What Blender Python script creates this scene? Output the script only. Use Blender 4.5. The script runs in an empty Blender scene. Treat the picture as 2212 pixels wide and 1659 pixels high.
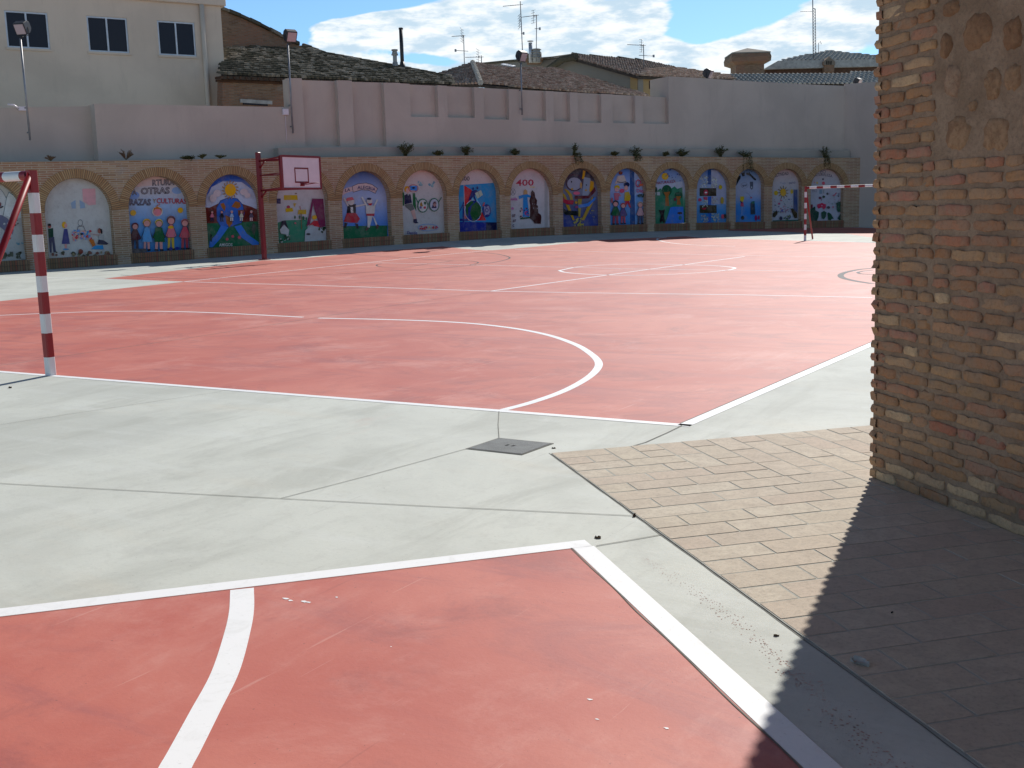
import bpy, bmesh, math, random
import numpy as np
from mathutils import Vector
from mathutils.geometry import tessellate_polygon
random.seed(7)
SC = bpy.context.scene
COL = SC.collection
# ------------------------------------------------------------------ camera
F, YAW, PIT, ROL = 2375., -.5623, .1596, -.0286
CAM = np.array([10.79, -7.495, 1.668]); CX, CY = 1106., 829.5
fw = np.array([math.sin(YAW)*math.cos(PIT), math.cos(YAW)*math.cos(PIT), -math.sin(PIT)])
rt = np.array([math.cos(YAW), -math.sin(YAW), 0.]); up = np.cross(rt, fw)
rt, up = math.cos(ROL)*rt+math.sin(ROL)*up, -math.sin(ROL)*rt+math.cos(ROL)*up
cd = bpy.data.cameras.new('camera'); cam = bpy.data.objects.new('camera', cd); COL.objects.link(cam)
cd.sensor_width = 36; cd.lens = F/2212*36; cd.clip_start = .05; cd.clip_end = 3000
from mathutils import Matrix
cam.matrix_world = Matrix(((rt[0], up[0], -fw[0], CAM[0]), (rt[1], up[1], -fw[1], CAM[1]), (rt[2], up[2], -fw[2], CAM[2]), (0, 0, 0, 1)))
SC.camera = cam
# ------------------------------------------------------------------ light
SUN_AZ, SUN_EL = -9., 38.5
SC.view_settings.view_transform = 'Standard'; SC.view_settings.look = 'None'
SC.view_settings.exposure = 0.0; SC.view_settings.gamma = 1
sd = bpy.data.lights.new('sun', 'SUN'); sd.energy = 4.7; sd.angle = math.radians(.5); sd.color = (1, .96, .9)
sun = bpy.data.objects.new('sun', sd); COL.objects.link(sun)
a, e = math.radians(SUN_AZ), math.radians(SUN_EL)
sv = Vector((math.sin(a)*math.cos(e), math.cos(a)*math.cos(e), math.sin(e)))
sun.rotation_euler = sv.to_track_quat('Z', 'Y').to_euler(); sun.location = (0, 0, 50)
w = bpy.data.worlds.new('World'); SC.world = w; w.use_nodes = True
nt = w.node_tree; nt.nodes.clear(); N = nt.nodes.new; L = nt.links.new
def mth(op, a_, b_=None, c_=None, nt_=None):
    n = (nt_ or nt).nodes.new('ShaderNodeMath'); n.operation = op
    for i, v in enumerate((a_, b_, c_)):
        if v is None: continue
        if isinstance(v, (int, float)): n.inputs[i].default_value = v
        else: (nt_ or nt).links.new(v, n.inputs[i])
    return n.outputs[0]
out = N('ShaderNodeOutputWorld'); bg = N('ShaderNodeBackground'); sky = N('ShaderNodeTexSky')
sky.sky_type = 'NISHITA'; sky.sun_disc = False; sky.sun_elevation = e; sky.sun_rotation = a
sky.air_density = 1.0; sky.dust_density = .3; sky.ozone_density = 2.5; sky.altitude = 300
tc = N('ShaderNodeTexCoord'); sep = N('ShaderNodeSeparateXYZ'); L(tc.outputs['Generated'], sep.inputs[0])
azr = mth('ARCTAN2', sep.outputs[0], sep.outputs[1]); elr = mth('ARCSINE', sep.outputs[2])
azd = mth('MULTIPLY', azr, 57.29578); eld = mth('MULTIPLY', elr, 57.29578)
cmb = N('ShaderNodeCombineXYZ'); L(mth('MULTIPLY', azd, .16), cmb.inputs[0]); L(mth('MULTIPLY', eld, .5), cmb.inputs[1])
def nz(scale, detail, rough, off, dist=0):
    n = N('ShaderNodeTexNoise'); n.inputs['Scale'].default_value = scale; n.inputs['Detail'].default_value = detail
    n.inputs['Roughness'].default_value = rough; n.inputs['Distortion'].default_value = dist
    ad = N('ShaderNodeVectorMath'); ad.operation = 'ADD'; ad.inputs[1].default_value = off
    L(cmb.outputs[0], ad.inputs[0]); L(ad.outputs[0], n.inputs['Vector']); return n.outputs['Fac']
def blob(az, el, sa, se, amp, tilt=0.):
    u = mth('SUBTRACT', azd, az); v = mth('SUBTRACT', mth('SUBTRACT', eld, el), mth('MULTIPLY', u, tilt))
    q = mth('ADD', mth('POWER', mth('ABSOLUTE', mth('DIVIDE', u, sa)), 2), mth('POWER', mth('ABSOLUTE', mth('DIVIDE', v, se)), 2))
    return mth('MULTIPLY', mth('EXPONENT', mth('MULTIPLY', q, -1)), amp)
def ae(x, y):   # direction of a sky place, as azimuth and elevation in degrees
    d = fw+rt*(x-CX)/F-up*(y-CY)/F; return math.degrees(math.atan2(d[0], d[1])), math.degrees(math.atan2(d[2], math.hypot(d[0], d[1])))
dens = mth('MULTIPLY', nz(1.0, 7, .55, (3.1, 1.7, 0), .4), 1.0)
dens = mth('SUBTRACT', dens, .5)
for x, y, sx, sy, am, tl in ((1150, 60, 9.5, 1.35, .42, .03), (760, 62, 3.2, .9, .42, .06), (1150, 115, 6, 1.2, .35, 0), (1640, 90, 6.5, 1.3, .38, .10), (1850, 15, 2.6, .8, .3, 0.1), (900, 165, 2, .55, .3, -.1),
        (560, 20, 4.2, 1.6, -.6, 0), (780, 0, 4.5, .55, -.5, .1), (930, 130, 1.9, .4, -.42, -.12), (1590, 15, 3.2, 1.0, -.75, .1), (1500, 60, 1.8, .6, -.3, .15), (1500, 95, 1.2, .5, -.2, .2), (1000, 22, .8, .3, .1, 0), (850, 108, 1.6, .25, -.15, 0)):
    az_, el_ = ae(x, y); dens = mth('ADD', dens, blob(az_, el_, sx, sy, am, tl))
rmp = N('ShaderNodeMapRange'); rmp.interpolation_type = 'SMOOTHSTEP'; L(dens, rmp.inputs[0]); rmp.inputs[1].default_value = .02; rmp.inputs[2].default_value = .12
hz = N('ShaderNodeMapRange'); L(eld, hz.inputs[0]); hz.inputs[1].default_value = -1; hz.inputs[2].default_value = 1.5
hi_ = N('ShaderNodeMapRange'); hi_.interpolation_type = 'SMOOTHSTEP'; L(eld, hi_.inputs[0]); hi_.inputs[1].default_value = 14; hi_.inputs[2].default_value = 26; hi_.inputs[3].default_value = 1; hi_.inputs[4].default_value = .06
wisp = N('ShaderNodeMapRange'); wisp.interpolation_type = 'SMOOTHSTEP'; L(nz(2.6, 5, .6, (9, 4, 0)), wisp.inputs[0]); wisp.inputs[1].default_value = .38; wisp.inputs[2].default_value = .62
cm = N('ShaderNodeMix'); cm.data_type = 'RGBA'; L(wisp.outputs[0], cm.inputs['Factor'])
cm.inputs['A'].default_value = (5.9, 7.6, 9.0, 1); cm.inputs['B'].default_value = (10.2, 10.6, 10.8, 1)
tint = N('ShaderNodeMix'); tint.data_type = 'RGBA'; tint.blend_type = 'MULTIPLY'; tint.inputs['Factor'].default_value = 1
L(sky.outputs[0], tint.inputs['A']); tint.inputs['B'].default_value = (.62, .84, 1.06, 1)
mx = N('ShaderNodeMix'); mx.data_type = 'RGBA'; L(mth('MULTIPLY', mth('MULTIPLY', rmp.outputs[0], hz.outputs[0]), hi_.outputs[0]), mx.inputs['Factor'])
zen = N('ShaderNodeMapRange'); zen.interpolation_type = 'SMOOTHSTEP'; L(eld, zen.inputs[0]); zen.inputs[1].default_value = 12; zen.inputs[2].default_value = 45; zen.inputs[3].default_value = 0; zen.inputs[4].default_value = 1
zc_ = N('ShaderNodeMix'); zc_.data_type = 'RGBA'; L(zen.outputs[0], zc_.inputs['Factor']); zc_.inputs['A'].default_value = (1.25, 1.25, 1.25, 1); zc_.inputs['B'].default_value = (.62, .52, .42, 1)
dk_ = N('ShaderNodeVectorMath'); dk_.operation = 'MULTIPLY'; L(tint.outputs['Result'], dk_.inputs[0]); L(zc_.outputs['Result'], dk_.inputs[1])
L(dk_.outputs[0], mx.inputs['A']); L(cm.outputs['Result'], mx.inputs['B'])
L(mx.outputs['Result'], bg.inputs['Color']); bg.inputs['Strength'].default_value = .1
L(bg.outputs[0], out.inputs[0])
# ------------------------------------------------------------------ geometry helpers
def ray(x, y): return fw+rt*(x-CX)/F-up*(y-CY)/F
def PD(x, y, d): return CAM+ray(x, y)*d
def S(x, y): return x/1.47559, y/1.47559
def crop(ox, oy, sc): return lambda x, y: S(ox+x/sc, oy+y/sc)
# the arcade wall's front line in plan, and the height of the paving at its foot
_wp = [(-27.3, 8), (-25.9, 12), (-23.9, 18.0), (-22.4, 20.45), (-21.1, 23.4), (-19.35, 28.7), (-18.35, 31.9), (-17.4, 34.9), (-16.3, 37.75), (-15, 40.3), (-13.7, 42.7), (-12.35, 45), (-11.1, 47.2), (-9.75, 49.2), (-8.4, 51.2), (-6.85, 53.0), (-5.34, 54.5)]
_zp = [(8, -.07), (14, -.07), (17.2, -.07), (19.4, -.02), (21.4, .03), (24, .09), (28, .14), (31, .2), (34, .25), (36.6, .27), (39, .28), (41.5, .26), (43.6, .23), (46, .2), (48, .17), (50, .14), (52, .1), (54.4, .03)]
_cx = np.polyfit([p[1] for p in _wp], [p[0] for p in _wp], 4)
_cz = np.polyfit([p[0] for p in _zp], [p[1] for p in _zp], 5)
WY = np.arange(6, 54.76, .25); WX = np.polyval(_cx, WY); WZ = np.polyval(_cz, np.clip(WY, 14, 54.5))
WS = np.concatenate([[0], np.cumsum(np.hypot(np.diff(WX), np.diff(WY)))]); SEND = WS[-1]
_tx, _ty = np.gradient(WX), np.gradient(WY); _l = np.hypot(_tx, _ty); WNX, WNY = _ty/_l, -_tx/_l
def W(s, off, z, rel=True):
    i = lambda a_: float(np.interp(s, WS, a_))
    ex = 0.
    if s < 0: ex = s
    return np.array([i(WX)+off*i(WNX)+ex*.34, i(WY)+off*i(WNY)+ex*.94, z+(i(WZ) if rel else 0)])
def onwall(x, y, off=0.):
    d = ray(x, y); px, py = WX+off*WNX-CAM[0], WY+off*WNY-CAM[1]
    cr = px*d[1]-py*d[0]
    k = np.where(cr[:-1]*cr[1:] <= 0)[0]
    if len(k) == 0:
        i = 0 if abs(cr[0]) < abs(cr[-1]) else len(cr)-2
    else: i = int(k[0])
    t = cr[i]/(cr[i]-cr[i+1]); s = WS[i]+t*(WS[i+1]-WS[i])
    qx, qy = px[i]+t*(px[i+1]-px[i]), py[i]+t*(py[i+1]-py[i])
    m = math.hypot(qx, qy)/math.hypot(d[0], d[1]); z = CAM[2]+d[2]*m
    return s, z-float(np.interp(s, WS, WZ))
def H(x, y):
    dd = np.hypot(WX-x, WY-y); i = int(np.argmin(dd)); t = min(max((dd[i]-.1)/5.2, 0), 1)
    if x < WX[i]-.0 and (x-WX[i])*WNX[i]+(y-WY[i])*WNY[i] < 0: t = 0
    far = max(0, min(1, (y-60)/30)); 
    return float(WZ[i])*(1-t*t*(3-2*t))*(1-far)
def G(x, y, dz=0.):
    d = ray(x, y); h = 0.
    for _ in range(25):
        P = CAM+d*((h-CAM[2])/d[2]); h = .5*h+.5*H(P[0], P[1])
    P = CAM+d*((h-CAM[2])/d[2]); return np.array([P[0], P[1], P[2]+dz])
# ------------------------------------------------------------------ materials
def hexc(h):
    c = [int(h[i:i+2], 16)/255 for i in (0, 2, 4)]
    return tuple(v/12.92 if v <= .04045 else ((v+.055)/1.055)**2.4 for v in c)
class NB:
    def __init__(s, name):
        s.m = bpy.data.materials.new(name); s.m.use_nodes = True; s.t = s.m.node_tree
        s.b = s.t.nodes['Principled BSDF']; s.tc = s.t.nodes.new('ShaderNodeTexCoord')
    def n(s, k): return s.t.nodes.new(k)
    def l(s, a_, b_): s.t.links.new(a_, b_)
    def noise(s, scale, detail=5, rough=.6, vec=None, dist=0, st=None):
        n = s.n('ShaderNodeTexNoise'); n.inputs['Scale'].default_value = scale; n.inputs['Detail'].default_value = detail
        n.inputs['Roughness'].default_value = rough; n.inputs['Distortion'].default_value = dist
        v = vec or s.tc.outputs['Object']
        if st:
            mp = s.n('ShaderNodeMapping'); mp.inputs['Scale'].default_value = st[:3]
            if len(st) > 3: mp.inputs['Rotation'].default_value = (0, 0, st[3])
            s.l(v, mp.inputs[0]); v = mp.outputs[0]
        s.l(v, n.inputs['Vector']); return n.outputs['Fac']
    def ramp(s, f, a_, b_, inv=False):
        r = s.n('ShaderNodeMapRange'); r.interpolation_type = 'SMOOTHSTEP'; s.l(f, r.inputs[0]); r.inputs[1].default_value = a_; r.inputs[2].default_value = b_
        if inv: r.inputs[3].default_value = 1; r.inputs[4].default_value = 0
        return r.outputs[0]
    def mix(s, f, a_, b_, mode='MIX'):
        m = s.n('ShaderNodeMix'); m.data_type = 'RGBA'; m.blend_type = mode
        if isinstance(f, (int, float)): m.inputs['Factor'].default_value = f
        else: s.l(f, m.inputs['Factor'])
        for k, v in (('A', a_), ('B', b_)):
            if isinstance(v, tuple): m.inputs[k].default_value = v[:3]+(1,)
            else: s.l(v, m.inputs[k])
        return m.outputs['Result']
    def mul(s, a_, b_): return mth('MULTIPLY', a_, b_, None, s.t)
    def fin(s, col, rough=.8, bump=None, bs=.2, bd=.01, spec=.3, metal=0):
        if isinstance(col, tuple): s.b.inputs['Base Color'].default_value = col[:3]+(1,)
        else: s.l(col, s.b.inputs['Base Color'])
        if isinstance(rough, (int, float)): s.b.inputs['Roughness'].default_value = rough
        else: s.l(rough, s.b.inputs['Roughness'])
        s.b.inputs['Specular IOR Level'].default_value = spec; s.b.inputs['Metallic'].default_value = metal
        if bump is not None:
            b_ = s.n('ShaderNodeBump'); b_.inputs['Strength'].default_value = bs; b_.inputs['Distance'].default_value = bd
            s.l(bump, b_.inputs['Height']); s.l(b_.outputs[0], s.b.inputs['Normal'])
        return s.m
def simple(name, c, rough=.7, var=.25, scale=3., bump=0, metal=0, spec=.3):
    k = NB(name); c = hexc(c) if isinstance(c, str) else c
    f = k.noise(scale); g_ = k.noise(scale*14, 3)
    col = k.mix(k.ramp(f, .3, .7), tuple(v*(1-var) for v in c), tuple(min(1, v*(1+var*.6)) for v in c))
    col = k.mix(k.mul(k.ramp(g_, .45, .75), .3*var*2), col, tuple(v*.6 for v in c))
    return k.fin(col, rough, g_ if bump else None, bump, .01, spec, metal)
MT = {}
def conc():
    k = NB('concrete')
    a_ = k.noise(.35, 6, .6, dist=1.0); b_ = k.noise(1.6, 6, .65, dist=.8, st=(1, .35, 1, .75)); c_ = k.noise(38, 4, .7); d_ = k.noise(.8, 5, .7, st=(.4, 1.3, 1, .4))
    col = k.mix(k.ramp(a_, .35, .65), (.485, .50, .45), (.59, .607, .545))
    col = k.mix(k.mul(k.ramp(b_, .45, .68), .6), col, (.41, .42, .37))
    col = k.mix(k.mul(k.ramp(d_, .55, .8), .5), col, (.57, .53, .43))
    col = k.mix(k.mul(k.ramp(k.noise(1.1, 7, .75, st=(.9, .25, 1, -.7)), .62, .78), .45), col, (.62, .33, .25))
    col = k.mix(k.mul(k.ramp(k.noise(2.3, 5, .6, st=(.3, 1.6, 1, .5)), .5, .75), .4), col, (.63, .65, .61))
    col = k.mix(k.mul(k.ramp(k.noise(5.5, 8, .72, dist=.5), .48, .70), .35), col, (.44, .445, .40)); col = k.mix(k.mul(k.ramp(k.noise(3.1, 8, .75, dist=.7), .56, .72), .3), col, (.68, .68, .63))
    col = k.mix(k.mul(k.ramp(c_, .5, .8), .25), col, (.27, .28, .25))
    col = k.mix(k.mul(k.ramp(k.noise(60, 2, .5), .73, .77), .6), col, (.14, .13, .11)); col = k.mix(k.mul(k.ramp(k.noise(20, 3, .6, st=(1, .05, 1, .3)), .67, .73), .2), col, (.30, .30, .27))
    col = k.mix(k.mul(k.ramp(k.noise(1.7, 9, .8, dist=1.2), .60, .72), .35), col, (.36, .36, .31))
    return k.fin(col, .74, c_, .3, .004, .3)
def redc():
    k = NB('red_court')
    a_ = k.noise(.45, 6, .62, dist=1.4); b_ = k.noise(1.3, 6, .68, dist=1.0, st=(.35, 1.2, 1, .6)); c_ = k.noise(45, 4, .7)
    col = k.mix(k.ramp(a_, .33, .66), (.475, .112, .078), (.555, .17, .122))
    col = k.mix(k.mul(k.ramp(b_, .46, .70), .7), col, (.37, .11, .10))
    col = k.mix(k.mul(k.ramp(k.noise(.9, 6, .7, st=(1.4, .4, 1, .9)), .56, .78), .6), col, (.60, .25, .20))
    col = k.mix(k.mul(k.ramp(k.noise(6, 6, .8, dist=2), .62, .8), .35), col, (.66, .36, .31))
    col = k.mix(k.mul(k.ramp(c_, .52, .8), .2), col, (.33, .09, .07))
    col = k.mix(k.mul(k.ramp(k.noise(1.15, 8, .72, dist=.6), .50, .68), .55), col, (.30, .085, .075))
    col = k.mix(k.mul(k.ramp(k.noise(.7, 8, .75, dist=.4, st=(1, 1, 1, 2)), .50, .68), .38), col, (.66, .33, .275))
    col = k.mix(k.mul(k.ramp(k.noise(26, 3, .6, st=(1, .035, 1, .6)), .66, .72), .28), col, (.68, .42, .36)); col = k.mix(k.mul(k.ramp(k.noise(22, 3, .6, st=(1, .04, 1, -1.1)), .68, .73), .22), col, (.25, .07, .06))
    col = k.mix(k.mul(k.ramp(k.noise(70, 2, .5), .72, .76), .6), col, (.12, .06, .05)); col = k.mix(k.mul(k.ramp(k.noise(18, 7, .8), .55, .75), .22), col, (.36, .10, .08))
    return k.fin(col, .64, c_, .22, .004, .42)
def white():
    k = NB('white_paint'); a_ = k.noise(7, 6, .7, dist=1); b_ = k.noise(60, 3)
    col = k.mix(k.mul(k.ramp(a_, .5, .72), .5), (.86, .865, .86), (.70, .70, .68))
    col = k.mix(k.mul(k.ramp(b_, .62, .75), .5), col, (.55, .56, .54))
    return k.fin(col, .6, b_, .08, .003, .3)
def plaster(name, c, low=None):
    k = NB(name); a_ = k.noise(.35, 5, .6, dist=.5); b_ = k.noise(3.2, 7, .75, st=(1, 1, .16)); c_ = k.noise(60, 3)
    col = k.mix(k.ramp(a_, .35, .65), tuple(v*.93 for v in c), tuple(v*1.05 for v in c))
    col = k.mix(k.mul(k.ramp(b_, .52, .74), .30), col, tuple(v*.7 for v in c))
    return k.fin(col, .9, c_, .15, .006, .2)
def brickuv(name, bw, bh, mort, cols, mcol, red=True, bump=.5, off=.5, ms=.012):
    k = NB(name); t = k.n('ShaderNodeTexBrick'); uv = k.n('ShaderNodeUVMap'); k.l(uv.outputs[0], t.inputs['Vector'])
    t.inputs['Scale'].default_value = 1; t.inputs['Brick Width'].default_value = bw; t.inputs['Row Height'].default_value = bh
    t.inputs['Mortar Size'].default_value = ms; t.inputs['Mortar Smooth'].default_value = .2; t.inputs['Bias'].default_value = 0
    t.offset = off
    t.inputs['Color1'].default_value = (0, 0, 0, 1); t.inputs['Color2'].default_value = (1, 1, 1, 1); t.inputs['Mortar'].default_value = (.5, .5, .5, 1)
    cr = k.n('ShaderNodeValToRGB'); k.l(t.outputs['Color'], cr.inputs[0]); el = cr.color_ramp.elements
    el[0].position = .0; el[0].color = cols[0]+(1,); el[1].position = 1; el[1].color = cols[-1]+(1,)
    for i, c in enumerate(cols[1:-1]):
        q = el.new((i+1)/(len(cols)-1)); q.color = c+(1,)
    col = cr.outputs[0]
    if red:
        col = k.mix(k.mul(k.ramp(k.noise(.55, 5, .65), .45, .62), .6), col, (.42, .17, .10))
        col = k.mix(k.mul(k.ramp(k.noise(.9, 5, .7, st=(1, 1, 1.6)), .58, .7), .55), col, (.40, .36, .32))
        col = k.mix(k.mul(k.ramp(k.noise(.4, 6, .7), .5, .7), .4), col, (.22, .13, .08))
    col = k.mix(k.mul(k.noise(30, 4), .35), col, (.12, .08, .05))
    col = k.mix(t.outputs['Fac'], col, mcol)
    inv = mth('SUBTRACT', 1, t.outputs['Fac'], None, k.t)
    return k.fin(col, .9, inv, bump, .012, .15)
def island(name, cols, rough=.9, spot=None, bump=.4):
    k = NB(name); g_ = k.n('ShaderNodeNewGeometry'); cr = k.n('ShaderNodeValToRGB'); k.l(g_.outputs['Random Per Island'], cr.inputs[0])
    el = cr.color_ramp.elements; el[0].color = cols[0]+(1,); el[1].color = cols[-1]+(1,)
    for i, c in enumerate(cols[1:-1]):
        q = el.new((i+1)/(len(cols)-1)); q.color = c+(1,)
    a_ = k.noise(9, 6, .7, dist=.7); b_ = k.noise(55, 5, .7)
    col = k.mix(k.mul(k.ramp(a_, .36, .64), .62), cr.outputs[0], spot or tuple(v*.5 for v in cols[0]))
    col = k.mix(k.mul(k.ramp(b_, .45, .75), .4), col, tuple(v*.4 for v in cols[0]))
    return k.fin(col, rough, b_, bump, .008, .2)
MT['conc'] = conc(); MT['red'] = redc(); MT['white'] = white()
MT['black'] = simple('black_paint', (.045, .045, .05), .7); MT['joint'] = simple('joint_dirt', (.23, .225, .195), .95)
MT['brick'] = brickuv('arcade_brick', .48, .078, .012, [(.40, .235, .12), (.50, .325, .18), (.56, .385, .22), (.50, .28, .16), (.60, .44, .27)], (.54, .44, .33))
MT['arch'] = brickuv('arch_brick', .062, .5, .01, [(.46, .25, .11), (.56, .34, .16), (.62, .40, .20), (.52, .29, .13)], (.20, .13, .08), red=False, ms=.011, off=0)
MT['sill'] = brickuv('sill_brick', .085, .5, .01, [(.26, .14, .07), (.34, .22, .12), (.36, .12, .07), (.40, .29, .16)], (.13, .10, .07), red=False, ms=.012, off=0)
MT['upper'] = plaster('pink_grey_render', (.57, .475, .395)); MT['build'] = plaster('cream_render', (.68, .57, .45))
MT['ledge'] = simple('ledge_cement', (.42, .41, .38), .9); MT['plinth'] = plaster('grey_render', (.42, .375, .315))
MT['hbrick'] = brickuv('house_brick', .28, .07, .014, [(.20, .10, .05), (.32, .18, .10), (.26, .15, .09), (.38, .24, .14)], (.22, .18, .14))
MT['hwall'] = plaster('old_render', (.26, .235, .20)); MT['ochre'] = plaster('ochre_render', (.42, .28, .13))
MT['tile_old'] = island('mossy_roof_tile', [(.05, .045, .03), (.15, .12, .085), (.085, .075, .05), (.50, .42, .33), (.07, .065, .04)], .9, (.05, .05, .035))
MT['tile_pink'] = island('clay_roof_tile', [(.30, .18, .12), (.56, .36, .28), (.40, .27, .20), (.68, .50, .40), (.32, .24, .17)], .9, (.10, .08, .06))
MT['tile_grey'] = island('grey_roof_tile', [(.52, .48, .42), (.66, .61, .53), (.58, .52, .44)], .85, (.2, .18, .15))
MT['tilebase'] = simple('roof_underside', (.07, .055, .045), .95)
MT['wood'] = simple('dark_timber', (.10, .05, .03), .8)
MT['maroon'] = simple('maroon_paint', (.20, .006, .012), .42, .12, 2, spec=.5)
MT['gwhite'] = simple('goal_white_paint', (.74, .74, .74), .4, .08, 3, spec=.5)
MT['gred'] = simple('goal_red_paint', (.27, .006, .010), .38, .1, 3, spec=.5)
MT['boardw'] = simple('board_white', (.80, .71, .73), .4, .06, 2, spec=.5)
MT['galv'] = simple('galvanised_steel', (.30, .30, .31), .45, .2, 4, metal=.5); MT['dark'] = simple('dark_housing', (.035, .033, .034), .5, .2, 5, spec=.5)
MT['alu'] = simple('aluminium', (.55, .56, .58), .4, .1, 4, metal=.6); MT['lens'] = NB('lamp_glass').fin((.55, .42, .42), .08, spec=.9)
MT['glass'] = NB('window_glass').fin((.022, .02, .026), .12, spec=.22)
MT['cast'] = simple('cast_iron', (.115, .125, .12), .65, .25, 8, .5, spec=.4); MT['hole'] = simple('cover_hole', (.01, .01, .01), .9)
MT['leafm'] = island('plant_leaf', [(.05, .07, .02), (.10, .12, .035), (.07, .085, .03), (.18, .16, .06), (.12, .09, .045)], .7, (.03, .04, .015), 0)
MT['dry'] = island('dry_leaf', [(.16, .09, .06), (.24, .16, .09), (.10, .06, .04)], .8, None, 0)
MT['stem'] = simple('plant_stem', (.16, .13, .07), .9)
MT['paver'] = island('clay_paver', [(.55, .465, .37), (.585, .515, .40), (.56, .46, .365), (.61, .54, .43), (.575, .485, .38)], .85, (.46, .39, .31), .25)
MT['grout'] = simple('paver_grout', (.44, .44, .39), .95, .2, 6)
MT['pbrick'] = island('pillar_brick', [(.36, .175, .085), (.44, .25, .12), (.38, .20, .10), (.42, .16, .10), (.50, .31, .16), (.41, .225, .115), (.64, .46, .27), (.36, .19, .10), (.45, .20, .14), (.42, .26, .13), (.38, .20, .105), (.40, .22, .12)], .92, (.34, .245, .165), .7)
def mortar():
    k = NB('mortar'); a_ = k.noise(4, 6, .7); b_ = k.noise(45, 6, .75)
    col = k.mix(k.ramp(a_, .35, .65), (.29, .205, .135), (.39, .285, .195)); col = k.mix(k.mul(k.ramp(b_, .4, .7), .5), col, (.16, .12, .09))
    return k.fin(col, .95, b_, .8, .012, .1)
MT['mortar'] = mortar()
MT['stone'] = island('rubble_stone', [(.34, .20, .10), (.40, .26, .15), (.30, .17, .09), (.50, .37, .26)], .9, (.17, .09, .05), .9)
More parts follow.
